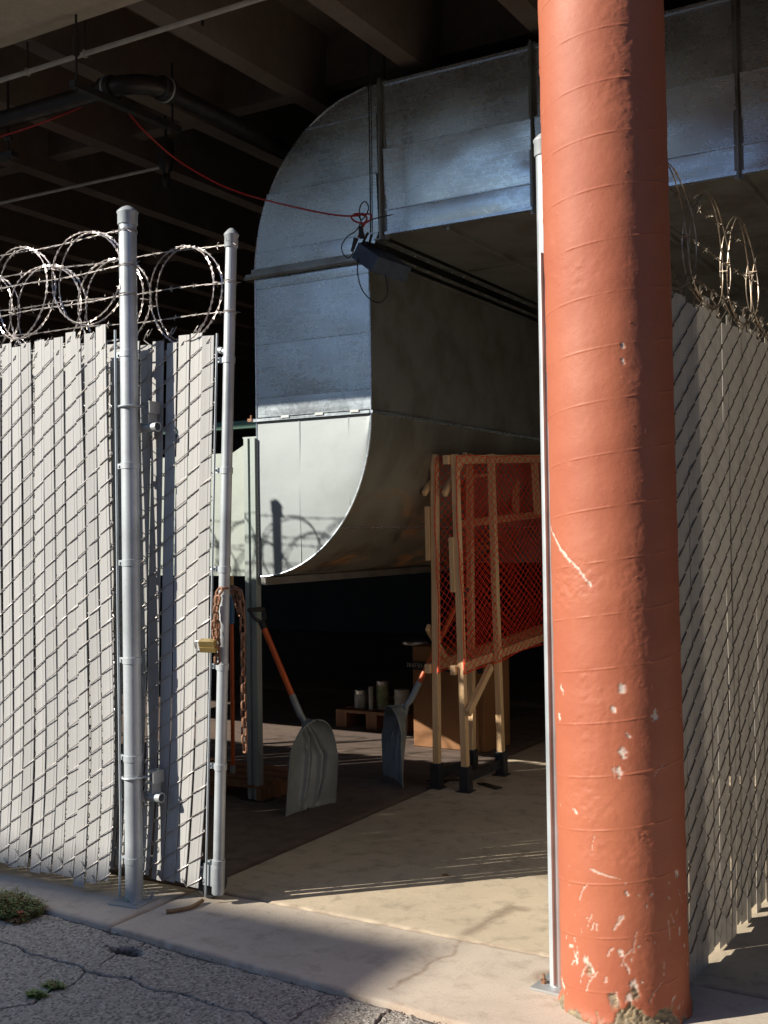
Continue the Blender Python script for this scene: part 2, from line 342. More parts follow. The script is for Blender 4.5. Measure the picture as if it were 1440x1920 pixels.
pav = bpy.data.objects.new('pavement', None); link(pav); struct(pav)
flo = bpy.data.objects.new('floor', None); link(flo); struct(flo)
def slab(name, parent, x0, x1, y0f, y1, mat, res, cracks=(), edge=.5):
    nx = max(2, int((x1-x0)/res)); ymin = min(y0f(x0), y0f(x1)); ny = max(2, int((y1-ymin)/res))
    X, V = np.meshgrid(np.linspace(x0, x1, nx), np.linspace(0, 1, ny)); Y0 = y0f(X); Y = Y0+(y1-Y0)*V
    Z = fbm(X*.9, Y*.9, 0, 2, 11)*.004+fbm(X*8, Y*8, 0, 3, 12)*.0012; C = np.zeros(X.shape)
    w1 = fbm(X*10, Y*10, 0, 3, 13)*.03; w2 = fbm(X*10, Y*10, 3, 3, 14)*.03
    for ln, w, dep, st in cracks:
        d = polydist(X+w1, Y+w2, ln); k = np.clip(1.2-d/w, 0, 1); Z -= dep*k
        s = np.clip(1.0-d/(w*3.2)+fbm(X*16, Y*16, 0, 3, 15)*.9, 0, 1); C = np.maximum(C, np.maximum(k, s)*st)
    # worn dirty edges
    e = np.minimum(np.minimum(X-x0, x1-X), np.minimum(Y-Y0, y1-Y))
    Z -= .006*np.exp(-(e/.006)**2); s = np.clip(.9-e/.018+fbm(X*14, Y*14, 0, 3, 16)*1.5, 0, 1)*(e < .05); C = np.maximum(C, s*edge)
    # rim folded down so the slab has thickness
    P = np.stack([X, Y, Z], -1); P = np.pad(P, ((1, 1), (1, 1), (0, 0)), 'edge'); C = np.pad(C, 1, 'edge')
    P[0, :, 2] = P[-1, :, 2] = -.09; P[:, 0, 2] = P[:, -1, 2] = -.09
    o = link(bpy.data.objects.new(name, grid_mesh(name, P, mat, {'crack': C})), parent); return o
yj = 3.845
ck1 = px_line([(735, 1852), (800, 1812), (828, 1795), (850, 1790), (868, 1765), (880, 1750)])
ck2 = px_line([(880, 1750), (893, 1738), (915, 1725), (942, 1712), (955, 1702), (985, 1706)])
ck3 = px_line([(1015, 1835), (1010, 1825), (1035, 1822)])
slab('slab', pav, -9.5, -3.236, edgeY, yj-.004, M['conc_out'], .03, (), .4)
slab('slab', pav, -3.228, -.55, edgeY, yj-.004, M['conc_out'], .009, ((ck1, .004, .002, .55), (ck3, .012, .001, .6)), .45)
slab('slab', pav, -.545, 4.5, edgeY, yj-.004, M['conc_out'], .08)
flat = lambda y: (lambda X: y+0*X)
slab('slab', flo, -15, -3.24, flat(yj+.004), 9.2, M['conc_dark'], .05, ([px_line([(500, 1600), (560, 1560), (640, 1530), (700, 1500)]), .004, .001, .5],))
slab('slab', flo, -3.228, .2, flat(yj+.004), 6.9, M['conc_in'], .012, ((ck2, .012, .001, .5), (px_line([(640, 1520), (700, 1510), (760, 1500), (830, 1495)]), .003, .001, .5)), .55)
slab('slab', flo, -3.228, .2, flat(6.91), 9.2, M['conc_in'], .04); slab('slab', flo, .21, 5, flat(yj+.004), 9.2, M['conc_in'], .08)
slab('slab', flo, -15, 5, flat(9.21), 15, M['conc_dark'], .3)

# ---------------------------------------------------------------- building shell
HB = 4.10
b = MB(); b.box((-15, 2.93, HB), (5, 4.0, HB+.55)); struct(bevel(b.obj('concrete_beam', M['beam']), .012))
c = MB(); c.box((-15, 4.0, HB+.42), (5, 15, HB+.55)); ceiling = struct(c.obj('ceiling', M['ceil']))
jm = MB(); jm.add([(-.06, 4.0, HB+.004), (.06, 4.0, HB+.004), (.09, 4.0, HB+.42), (-.09, 4.0, HB+.42), (-.06, 15, HB+.004), (.06, 15, HB+.004), (.09, 15, HB+.42), (-.09, 15, HB+.42)],
    [(0,1,2,3),(7,6,5,4),(0,4,5,1),(1,5,6,2),(3,7,4,0)])
jme = jm.mesh('joist', M['ceil'])
for i in range(-11, 11): inst('joist', jme, ceiling, (-3.63+i*.775-.06, 0, 0))
cb = MB()                                            # cross ribs between the joists, as in the pan ceiling
for y in (5.55, 8.2, 11): cb.box((-15, y, HB+.12), (5, y+.12, HB+.43))
cb.obj('cross_rib', M['ceil'], ceiling)
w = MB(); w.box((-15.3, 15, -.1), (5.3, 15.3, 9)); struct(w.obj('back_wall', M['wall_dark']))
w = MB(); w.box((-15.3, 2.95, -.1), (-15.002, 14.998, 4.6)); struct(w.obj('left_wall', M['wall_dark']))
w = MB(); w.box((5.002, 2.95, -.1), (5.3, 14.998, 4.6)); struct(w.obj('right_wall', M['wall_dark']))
w = MB(); w.box((-15.3, 2.96, HB+.554), (5.3, 14.998, 9)); struct(w.obj('upper_wall', M['render']))

# building across the street: its roof corner throws the soft shadow on the pavement
D = 20.0; k = at(815, 1778, Z=0); hx, hy = k.x-D*math.sin(SUN_AZ), k.y-D*math.cos(SUN_AZ); HT = D*math.tan(SUN_EL)
ob = thing('office_building', 'long flat roofed rendered building across the street, behind the viewer', 'building', (hx-10, hy-6, 0))
b = MB(); b.box((hx-30, hy-14, -.06), (hx, hy, HT-.3)); b.obj('wall', M['render'], ob)
b = MB(); b.box((hx-30.02, hy-14.02, HT-.3), (hx+.02, hy+.02, HT)); b.obj('roof', M['beam'], ob)
wm = MB(); wm.box((-.9, -.05, 0), (.9, .05, 1.5)); wme = wm.mesh('window', M['glassdark'])
for z in (1.2, 4.4, 7.6):
    for i in range(9): inst('window', wme, ob, (hx-2.5-3.1*i, hy+.02, z))

D2 = 9.0; gx, gy2 = 1.3-D2*math.sin(SUN_AZ), 3.0-D2*math.cos(SUN_AZ); H2 = D2*math.tan(SUN_EL)  # unseen block added to shade the street and cut its bounce light
ob2 = thing('street_shade_block', 'unseen flat roofed block added at the right behind the viewer to shade the street', 'building', (gx+8, gy2-5, 0))
b = MB(); b.box((gx, gy2-12, -.06), (gx+24, gy2, H2+.6)); b.obj('wall', M['blocker_wall'], ob2)
b = MB(); b.box((gx-.01, gy2-12.02, H2+.601), (gx+24.02, gy2+.01, H2+.75)); b.obj('roof', M['beam'], ob2)
dm = MB(); dm.box((gx+9, gy2-.02, 0), (gx+12.5, gy2+.03, 3.2)); dm.obj('door', M['dark_steel'], ob2)

# ---------------------------------------------------------------- red column
CX, CY, CR_ = -1.213, 3.587, .2058
nu, nv = 300, 1350; th = np.linspace(0, 2*PI, nu, endpoint=False); zs = np.concatenate([np.linspace(-.02, 3.4, nv), [HB+.0]])
T, Zc = np.meshgrid(th, zs); cx, sx = np.cos(T), np.sin(T)
az_cam = math.atan2(-CY, -CX)                         # direction facing the street
A = ((T-az_cam+PI) % (2*PI))-PI                       # angle from facing direction, + = right in view
rad = CR_ + fbm(cx*1.6, sx*1.6, Zc*1.3, 3, 20)*.0018 + fbm(cx*7, sx*7, Zc*32, 4, 21)*.0006
pit = .168; ph = (Zc - A/(2*PI)*pit + .055)/pit; phd = np.abs((ph % 1)-.0); phd = np.minimum(phd, 1-phd)*pit
gate_ = np.clip(.5+fbm(cx*4, sx*4, Zc*5, 2, 22)*2.2, .15, 1)
rad += .0019*np.exp(-(phd/.0021)**2)*gate_ + .0007*np.sin(ph*2*PI)
# rough crumbly zones
rz = np.clip(fbm(cx*1.3+2, sx*1.3, Zc*6.0, 4, 23)*1.8-.12, 0, 1); rad += rz*fbm(cx*11, sx*11, Zc*52, 4, 24)*.0032
bl = vnoise(cx*20, sx*20, Zc*80, 31); rad += np.clip(bl-.43, 0, 1)*.03
# chipped paint (white undercoat) mostly on the lower third
low = np.clip(1.25-Zc*.75, .0, 1)
nz = fbm(cx*8, sx*8, Zc*30, 5, 25)+.30*fbm(cx*2.2, sx*2.2, Zc*4, 3, 26)
chip = np.clip((nz-(.86-.40*low))*9, 0, 1)*(Zc < 1.6)
fine = fbm(cx*22, sx*22, Zc*70, 3, 27); chip = np.maximum(chip, np.clip((fine-(.74-.10*np.clip(1-Zc*2, 0, 1)))*8, 0, .8)*(Zc < 1.2))
def surf(px, py):
    d = FWD + RT*((px-720)/FOC) - UP*((py-960)/FOC); dx, dy = d.x, d.y; ox, oy = -CX, -CY
    a_ = dx*dx+dy*dy; b_ = ox*dx+oy*dy; c_ = ox*ox+oy*oy-CR_**2; t_ = (-b_-math.sqrt(max(b_*b_-a_*c_, 0)))/a_
    q = CAM+d*t_; an = ((math.atan2(q.y-CY, q.x-CX)-az_cam+PI) % (2*PI))-PI; return (an*CR_, q.z)
def streak(pts, w, amt=1.0, seed=40):
    global chip, rad
    d = polydist(A*CR_+fbm(A*30, Zc*60, 0, 2, seed)*.006, Zc, [surf(*p) for p in pts])
    ww = w*(.55+1.6*np.clip(vnoise(A*30, Zc*40, 0, seed)+.35, 0, 1)); k = np.clip(1.5-d/ww+fbm(A*26, Zc*110, 0, 3, seed+3)*1.3, 0, 1)*amt*(d < w*3)
    chip = np.maximum(chip, k); rad = rad-k*.0012
streak([(1033, 985), (1045, 1005), (1062, 1035), (1083, 1058), (1100, 1080), (1114, 1098)], .0032)
streak([(1108, 1628), (1130, 1638), (1165, 1648)], .002, .7, 41)
for (px, py, w) in ((1055, 1288, .006), (1170, 1290, .008), (1155, 1328, .004), (1232, 1338, .008), (1180, 1375, .003), (1052, 1340, .007), (1168, 1408, .008), (1162, 1442, .008), (1080, 1516, .004), (1175, 1672, .003),
                    (1176, 674, .0035), (1175, 645, .0035), (1100, 1800, .008), (1055, 1840, .008), (1150, 1868, .011), (1190, 1850, .010), (1271, 1636, .006), (1200, 505+0, .001), (1165, 1785, .004), (1108, 1815, .006), (1180, 1868, .008)):
    streak([(px, py), (px+2, py+6)], w, 1, 40+int(px) % 17)
for q in range(26):
    rq = random.Random(q+90); px = rq.uniform(1055, 1285); py = 1900-abs(rq.gauss(0, 130)); L_ = rq.uniform(6, 40); dxx = rq.uniform(-.5, .9)
    streak([(px, py), (px+L_*dxx*.3, py-L_*.5), (px+L_*dxx, py-L_)], rq.uniform(.0008, .0026), rq.uniform(.35, .8), 50+q)
raw = np.clip((.022+fbm(cx*5, sx*5, Zc*14, 4, 28)*.09+.05*np.exp(-((A-.25)/.5)**2)-Zc)*60, 0, 1)
for (px, py, w) in ((1150, 1872, .016), (1190, 1856, .012), (1102, 1812, .009)):
    d = polydist(A*CR_, Zc, [surf(px, py), surf(px+3, py+12)])+fbm(A*18, Zc*60, 0, 3, 60)*.012; raw = np.maximum(raw, np.clip(1.3-d/w, 0, 1)*.9)
rad = rad-.004*raw-.0012*chip+raw*fbm(cx*24, sx*24, Zc*90, 3, 29)*.008
rad = rad+.012*np.exp(-((Zc)/.02)**2)
P = np.stack([rad*cx, rad*sx, Zc], -1)
me = grid_mesh('column', P, M['column'], {'chip': chip, 'raw': raw}, True)
colo = link(bpy.data.objects.new('column', me), None, (CX, CY, 0)); colo.rotation_euler = (.0035, -.006, 0)
tag(colo, 'thick round column with chipped orange red paint and spiral ridges, in front of the fence', 'column')

# ---------------------------------------------------------------- fence pieces
PITCHX = .0690; PER = .100
def slat_mesh(name, mat, h, seed, curve=.045):
    r = random.Random(seed); prof = [(-.0305, .0), (-.0285, -.0018), (-.016, -.0014), (-.0145, -.0024), (0, -.0015), (.0145, -.0024), (.016, -.0014), (.0285, -.0018), (.0305, 0), (.0285, .0015), (0, .0015), (-.0285, .0015)]
    N = 14; v = []; a1, a2, p1 = r.uniform(-.003, .003), r.uniform(-.002, .002), r.uniform(0, 6)
    for i in range(N+1):
        z = h*i/N; off = -curve*max(0, 1-z/.75)**2 + a1*math.sin(z*2.2+p1)+a2*math.sin(z*5+p1); tw = .05*math.sin(z*1.7+p1)
        for x, y in prof: v.append((x*math.cos(tw)-y*math.sin(tw)+off, y*math.cos(tw)+x*math.sin(tw)+a2*1.2*math.sin(z*3), z))
    n = len(prof); f = [(i*n+k, i*n+(k+1) % n, (i+1)*n+(k+1) % n, (i+1)*n+k) for i in range(N) for k in range(n)]
    f += [tuple(range(n-1, -1, -1)), tuple(range(N*n, N*n+n))]
    b = MB(); b.add(v, f); return b.mesh(name, mat, True)
def wire_mesh(name, mat, h, phase, curve=.045, r=.0022, top=True, half=PITCHX/2+.0012):
    pts = []; z = phase; cv = lambda z: -curve*max(0, 1-z/.75)**2; dy = .0058
    for k in range(int(h/PER)):
        for (x, y, dz) in ((-half, -.001, 0), (-half+.006, -dy, .006), (0, -dy-.0005, PER*.25), (half-.006, -dy, PER/2-.006), (half, .001, PER/2), (half-.006, dy, PER/2+.006), (0, dy, PER*.75), (-half+.006, dy, PER-.006)):
            zz = z+dz
            if zz <= h: pts.append((x+cv(zz), y, zz))
        z += PER
    b = MB(); b.tube(pts, r, 5)
    # twisted selvage ends at the top, cut ends at the bottom
    if top:
        x0, y0, z0 = pts[-1]
        b.tube([(x0, y0, z0), (x0*.3, -.006, z0+.02), (.004, 0, z0+.042), (-.012, .006, z0+.03), (-.004, 0, z0+.012)], r, 5)
        b.tube([(.002, 0, z0+.018), (.014, .01, z0+.05)], [r, r*.5], 5)
    x0, y0, z0 = pts[0]; b.tube([(x0, y0, z0), (x0-.022, y0-.008, z0+.035)], r, 5)
    return b.mesh(name, mat, True)
SL = [slat_mesh('slat', M['slat'], 2.36, s) for s in range(5)]; SLG = [slat_mesh('slat', M['slat'], 2.34, s+20, .03) for s in range(4)]
SLR = [slat_mesh('slat', M['slat_r'], 2.34, s+40, -.02) for s in range(4)]
WR = [wire_mesh('wire', M['wire'], 2.40, .03, ), wire_mesh('wire', M['wire'], 2.40, .03+PER/2)]
WG = [wire_mesh('wire', M['wire'], 2.38, .02, .03), wire_mesh('wire', M['wire'], 2.38, .02+PER/2, .03)]
WRR = [wire_mesh('wire', M['wire_r'], 2.40, .03, -.02, .0027), wire_mesh('wire', M['wire_r'], 2.40, .03+PER/2, -.02, .0027)]
def razor_mesh(name, mat, rad, seed, barbs=25):
    """one loop of razor wire with pairs of barbs, in the local XZ plane"""
    r = random.Random(seed); b = MB()
    for turn in (0, 1):
        N = 40; e = r.uniform(.96, 1.03); oy = .012*(turn*2-1); ox = .012*turn
        pt = lambda a: Vector((ox+rad*e*math.cos(a), oy+.010*math.sin(a*2+turn), rad*(2-e)*math.sin(a)))
        b.tube([pt(2*PI*i/N) for i in range(N)], .0024, 5, True)
        nb = barbs
        for i in range(nb):
            a = 2*PI*(i+r.random()*.3)/nb; p = pt(a); t = (pt(a+.02)-p).normalized(); n = Vector((p.x-ox, 0, p.z)).normalized()
            tw = r.uniform(-.7, .7); n2 = (n*math.cos(tw)+Vector((0, 1, 0))*math.sin(tw)); L = .023; H = .0062; th = t.cross(n2)*.0008
            base = [p-t*.008-n2*.002, p+t*.008-n2*.002, p+t*L+n2*H, p+t*.004+n2*.0028, p-t*.004+n2*.0028, p-t*L+n2*H]
            lo = [p-t*.008+n2*.002, p+t*.008+n2*.002, p+t*L-n2*H, p+t*.004-n2*.0028, p-t*.004-n2*.0028, p-t*L-n2*H]
            for q in (base, lo):
                v = [x+th for x in q]+[x-th for x in q]
                b.add(v, [(0, 1, 2, 3), (0, 3, 4), (0, 4, 5), (6, 9, 8, 7), (6, 10, 9), (6, 11, 10), (1, 7, 8, 2), (5, 11, 6, 0), (0, 6, 7, 1)])
    for a in (0, PI):                                     # clips joining neighbours
        b.tube([(rad*math.cos(a)+x, y, z) for x, y, z in ((-.008, -.014, 0), (-.008, .014, .002), (.012, .014, 0), (.012, -.014, -.002))], .002, 5, True)
    return b.mesh(name, mat, True)
RZM = [razor_mesh('razor_loop', M['razor'], .207, s) for s in range(3)]; RZR = [razor_mesh('razor_loop', M['razor_r'], .207, s+9, 8) for s in range(2)]
def barbed(a, b_, seed, r=.0014, sp=.125, sag=.012):
    a = Vector(a); b_ = Vector(b_); L = (b_-a).length; t = (b_-a)/L; q = t.cross(Vector((0, 0, 1))).normalized(); u = q.cross(t); rn = random.Random(seed); m_ = MB()
    c = lambda s: a+t*s+u*(-sag*4*(s/L)*(1-s/L)+.004*math.sin(s*9+seed))
    N = int(L/.012)
    for ph in (0, PI): m_.tube([c(L*i/N)+(q*math.cos(i*.55+ph)+u*math.sin(i*.55+ph))*.0021 for i in range(N+1)], r, 4)
    s = rn.uniform(.02, .1)
    while s < L:
        p = c(s)
        for j in range(2):
            an = rn.uniform(0, PI); d = (q*math.cos(an)+u*math.sin(an)); e = t*rn.uniform(.2, .6)
            m_.tube([p-(d+e).normalized()*.017, p, p+(d-e).normalized()*.017], [.0006, .0016, .0006], 4)
        m_.tube([p-t*.005, p+t*.005], .0045, 6); s += sp*rn.uniform(.9, 1.1)
    return m_
def post_parts(parent, x, y, z0, z1, r, mat, capmat, ring=()):
    b = MB(); b.lathe([(r, z0), (r, z1)], (x, y, 0), 32); p = b.obj('post', mat, parent, True)
    c = MB(); c.lathe([(r+.004, z1-.052), (r+.0055, z1-.048), (r+.0055, z1-.006), (r+.0085, z1-.001), (r+.0085, z1+.003), (r+.004, z1+.009), (r*.7, z1+.022), (r*.3, z1+.029), (.001, z1+.030)], (x, y, 0), 32); c.obj('cap', capmat, p, True)
    for z in ring:
        t_ = MB(); t_.lathe([(r+.0005, z-.014), (r+.003, z-.013), (r+.003, z+.013), (r+.0005, z+.014)], (x, y, 0), 28)
        t_.box((x-r-.028, y-.009, z-.011), (x-r+.004, y-.004, z+.011)); t_.box((x-r-.028, y+.004, z-.011), (x-r+.004, y+.009, z+.011))
        t_.lathe([(.006, y-.016), (.006, y+.015)], (x-r-.018, 0, z), 8, 'Y'); t_.obj('tension_band', mat, p, True)
    return p
def ties(parent, x, y, z, r, mat, seed):
    rn = random.Random(seed); b = MB(); N = 40
    b.tube([(x+(r+.003)*math.cos(2*PI*2*i/N), y+(r+.003)*math.sin(2*PI*2*i/N), z+.012*(i/N-.5)+rn.uniform(-.002, .002)) for i in range(N+1)], .0016, 4)
    for k in range(3): a = rn.uniform(0, 6.28); b.tube([(x+r*math.cos(a), y+r*math.sin(a), z), (x+(r+.022)*math.cos(a+.3), y+(r+.022)*math.sin(a+.3), z+rn.uniform(-.02, .02))], [.0016, .0008], 4)
    b.obj('wire_tie', mat, parent)

# ---- left fence (fixed)
mp = at(252, 1690, Z=0); FX, FY = mp.x, mp.y
fence = thing('chain_link_fence', 'white slatted chain link fence at the left with razor wire and a tall pipe post', 'fence', (FX, FY, 0))
zof = lambda py, px=250, Y_=FY: at(px, py, Y=Y_).z
post = post_parts(fence, FX, FY, .008, zof(397), .0375, M['galv_post'], M['galv_post'], [zof(p) for p in (663, 873, 1055, 1238, 1421, 1612)])
for z, s in ((zof(432), 1), (zof(498), 2), (zof(553), 3)): ties(fence, FX, FY, z, .0375, M['wire'], s)
b = MB(); b.box((-.075, -.075, 0), (.075, .075, .009), Matrix.Translation((FX+.005, FY-.01, 0)) @ Matrix.Rotation(R(6), 4, 'Z')); bp = b.obj('base_plate', M['galv_dull'], fence)
for dx, dy in ((-.055, .045), (.06, -.06), (.06, .045)):
    b = MB(); b.lathe([(.009, .009), (.009, .02), (.005, .021), (.005, .034)], (FX+dx, FY+dy, 0), 6); b.obj('bolt', M['galv_dull'], bp)
fy = FY-.030; x = FX-.075-PITCHX/2; i = 0; rn = random.Random(3)
NSL = 75
for i in range(NSL):
    xx = x-i*PITCHX
    dz = -.045-.0*i + rn.uniform(-.012, .012)
    base = .055+rn.uniform(-.014, .014)
    if i == 0: base += .02
    if i == 2: base -= .03
    o = inst('slat', SL[rn.randrange(5)], fence, (xx+rn.uniform(-.003, .003), fy, base), (0, rn.uniform(-.0035, .0035)-(.010 if i < 3 else 0), rn.uniform(-.06, .06)), (rn.uniform(1.0, 1.055) if i < 12 else 1.14, 1, rn.uniform(1.0, 1.016)))
    inst('wire', WR[i % 2], fence, (xx, fy, .028))
b = MB(); tb = [(FX-.058, fy+.002, .02), (FX-.048, fy+.002, .3), (FX-.052, fy+.002, 1.2), (FX-.052, fy+.002, 2.44)]; b.tube(tb, .005, 6); b.obj('tension_bar', M['galv_post'], fence, True)
b = MB(); b.tube([(FX-.05, fy+.02, 2.40), (-8.6, fy+.02, 2.40)], .0035, 6); b.obj('top_wire', M['galv_dull'], fence)
for (z, s, y_) in ((zof(432), 1, fy), (zof(498), 2, fy), (zof(553), 3, fy)): barbed((FX-.03, y_+.01, z), (-8.6, y_+.01, z-.005), s).obj('barbed_wire', M['wire'], fence)
cz = at(165, 522, Y=fy); sx_ = cz.x
for i in range(12): inst('razor_loop', RZM[i % 3], fence, (sx_-i*.416, fy-.005, cz.z-(.018 if i % 2 else 0)), (0, rn.uniform(-.4, .4), rn.uniform(-.14, .14)), (rn.uniform(.94, 1.05), 1, rn.uniform(.96, 1.03)))
lp = at(520, 948, Y=5.28)                               # further line post, its shadow falls on the duct
dY = (5.28-FY); lx = lp.x-dY*math.tan(SUN_AZ); lz = lp.z+dY/math.cos(SUN_AZ)*math.tan(SUN_EL)
post_parts(fence, lx, FY, 0, lz, .024, M['galv_post'], M['galv_post'], [])
post_parts(fence, lx-2.4, FY, 0, lz, .024, M['galv_post'], M['galv_post'], [])
# clamp brackets and roller pipes behind the post
for py in (783, 1478):
    z = zof(py); zb = zof(py-21)
    u = MB(); N = 24
    u.tube([(FX+.058, FY+.05, zb)] + [(FX+.044*math.cos(a), FY+.046*math.sin(a), zb) for a in np.linspace(.5, -PI-.2, N)] + [(FX-.04, FY+.05, zb)], .005, 8); u.obj('clamp_bolt', M['galv_post'], fence, True)
    c_ = MB(); x0, x1 = FX+.040, FX+.085; y0, y1 = FY+.03, FY+.10
    c_.box((x0, y0, zb-.030), (x1, y1, zb-.025)); c_.box((x0, y0, zb+.018), (x1, y1, zb+.023)); c_.box((x1-.004, y0+.001, zb-.0249), (x1, y1, zb+.0179))
    c_.box((x0, y0+.002, zb-.075), (x1-.008, y1-.01, zb-.070)); c_.box((x1-.012, y0+.003, zb-.0699), (x1-.009, y1-.01, zb-.031))
    c_.obj('bracket', M['galv_dull'], fence)
    rp = MB(); N = 24; L0, L1 = FX+.010, FX+.110; yy = FY+.055; zz = zb-.088
    v = []; 
    for xx, rr in ((L0, .014), (L0, .0215), (L1, .0215), (L1, .017), (L1-.06, .016)):
        v += [(xx, yy+rr*math.cos(2*PI*k/N), zz+rr*math.sin(2*PI*k/N)) for k in range(N)]
    f = [(i*N+k, i*N+(k+1) % N, (i+1)*N+(k+1) % N, (i+1)*N+k) for i in range(4) for k in range(N)]+[tuple(range(4*N, 5*N)), tuple(range(N-1, -1, -1))]
    rp.add(v, f); rp.obj('roller_pipe', M['galv_dull'], fence, True)
    nb = MB(); nb.tube([(FX+.02, yy-.03, zz), (FX+.03, yy-.03, zz)], .022, 12); nb.obj('washer', M['bucket'], fence, True)

# ---- sliding gate behind the fence (tilted a little)
gp = at(405, 1698, Z=0); GX, GY = gp.x, gp.y+.012
TH = math.atan2(at(431, 440, Y=GY).x-at(406, 1675, Y=GY).x, at(431, 440, Y=GY).z-.05)
gate = thing('sliding_gate', 'tilted white slatted rolling gate with a slim end post, half hidden behind the fence post', 'gate', (GX, GY, 0))
gz = lambda py: (at(418, py, Y=GY).z)
gpst = post_parts(gate, GX, GY, .045, gz(443), .0235, M['galv_post'], M['galv_post'], [gz(p) for p in (675, 882, 1067, 1250, 1438, 1622)])
for s_, p_ in enumerate((458, 530, 586)): ties(gate, GX, GY, gz(p_), .0235, M['wire'], s_+8)
b = MB(); b.lathe([(.0265, .05), (.0265, .17), (.0275, .172), (.0275, .19), (.0235, .192)], (GX, GY, 0), 24); b.box((GX-.075, GY-.012, .075), (GX-.02, GY+.012, .165)); b.obj('corner_fitting', M['galv_post'], gate, True)
gy = GY-.022; NG = 48
for i in range(NG):
    xx = GX-.052-PITCHX/2-i*PITCHX
    inst('slat', SLG[rn.randrange(4)], gate, (xx+rn.uniform(-.004, .004), gy, .06+rn.uniform(-.012, .012)), (0, rn.uniform(-.004, .004), rn.uniform(-.09, .09)), ((rn.uniform(1.0, 1.08) if i < 8 else 1.13), 1, rn.uniform(.99, 1.005)))
    inst('wire', WG[i % 2], gate, (xx, gy, .032))
b = MB(); b.tube([(GX-.048, gy, .03), (GX-.048, gy, 2.40)], .0045, 6); b.obj('tension_bar', M['galv_post'], gate, True)
b = MB(); b.tube([(GX-.02, GY+.004, 2.325), (GX-.06, GY+.006, 2.335), (GX-3.45, GY+.006, 2.335)], .015, 10); b.obj('top_rail', M['galv_post'], gate, True)
b = MB(); b.tube([(GX-.02, GY+.01, .12), (GX-3.45, GY+.01, .12)], .020, 10); b.obj('bottom_rail', M['galv_post'], gate, True)
b = MB(); b.tube([(GX-3.45, GY, .05), (GX-3.45, GY, 2.8)], .022, 12); b.obj('rear_post', M['galv_post'], gate, True)
for (p_, s_) in ((458, 11), (530, 12), (586, 13)): barbed((GX-.02, GY, gz(p_)), (GX-3.45, GY, gz(p_)-.01), s_).obj('barbed_wire', M['wire'], gate)
c0 = at(351, 546, Y=GY)
for i in range(8): inst('razor_loop', RZM[(i+1) % 3], gate, (GX-.245-i*.416, GY-.01, gz(546)-(.01 if i else 0)), (0, rn.uniform(-.5, .5), rn.uniform(-.12, .12)), (rn.uniform(.95, 1.05), 1, rn.uniform(.97, 1.03)))
wl = MB(); wx = at(372, 1690, Y=GY+.05).x
wl.lathe([(.03, GY+.030), (.075, GY+.030), (.082, GY+.036), (.082, GY+.064), (.075, GY+.07), (.03, GY+.07)], (GX-.085, 0, .083), 28, 'Y'); wl.obj('wheel', M['black_rubber'], gate, True)
gate.rotation_euler = (0, TH, 0)
bpy.context.view_layer.update()

# ---- right fence running back into the building
a0 = Vector((-1.075, 3.72)); dirR = Vector((.055, 1)).normalized(); angR = math.atan2(dirR.y, dirR.x)
rf = thing('chain_link_fence', 'tan slatted chain link fence behind the red column, seen from its shaded side', 'fence', (a0.x, a0.y, 0))
NR = 62
for i in range(NR):
    s = (i+.5)*PITCHX; p = a0+dirR*s
    inst('slat', SLR[rn.randrange(4)], rf, (p.x, p.y, .018+rn.uniform(-.022, .022)+.0*s), (0, rn.uniform(-.004, .004), angR+PI+rn.uniform(-.05, .05)), ((1.17 if rn.random() > .07 else 1.06), 1, rn.uniform(.995, 1.012)))
    inst('wire', WRR[i % 2], rf, (p.x, p.y, .02), (0, 0, angR+PI))
tops = [(at(1255, 392, X=-1.02).z+.12, 21), (2.60, 22), (2.455, 23)]
for z, s_ in ((2.735, 21), (2.60, 22), (2.46, 23)):
    e = a0+dirR*4.3; barbed((a0.x-.02, a0.y-.1, z), (e.x, e.y, z-.02), s_, .0016).obj('barbed_wire', M['wire_r'], rf)
for i in range(10):
    s = .03+i*.41; p = a0+dirR*s; inst('razor_loop', RZR[i % 2], rf, (p.x+.01, p.y, 2.575), (0, rn.uniform(-.4, .4), angR+rn.uniform(-.14, .14)))
e = a0+dirR*4.35; post_parts(rf, e.x, e.y, 0, 2.85, .03, M['galv_dull'], M['galv_dull'])

# ---- latch post next to the column
lp_ = at(1030, 1858, Z=0); LX, LY = lp_.x+.018, lp_.y+.04
lpt = thing('gate_post', 'tall pale latch post with domed cap, half hidden by the red column', 'post', (LX, LY, 0))
pt_ = post_parts(lpt, LX, LY, .009, at(1006, 268, Y=LY).z, .030, M['galv_post'], M['galv_post'])
b = MB(); b.tube([(LX-.004, LY-.034, .02), (LX-.006, LY-.034, 2.5)], .006, 6); b.obj('latch_bar', M['galv_post'], lpt, True)
b = MB(); b.box((-.09, -.075, 0), (.085, .075, .008), Matrix.Translation((LX+.015, LY+.01, 0)) @ Matrix.Rotation(R(-4), 4, 'Z')); bp = b.obj('base_plate', M['galv_dull'], lpt)
b = MB(); b.lathe([(.012, .008), (.012, .019), (.006, .020), (.006, .038)], (LX-.052, LY-.004, 0), 6); b.obj('bolt', M['rust'], bp)

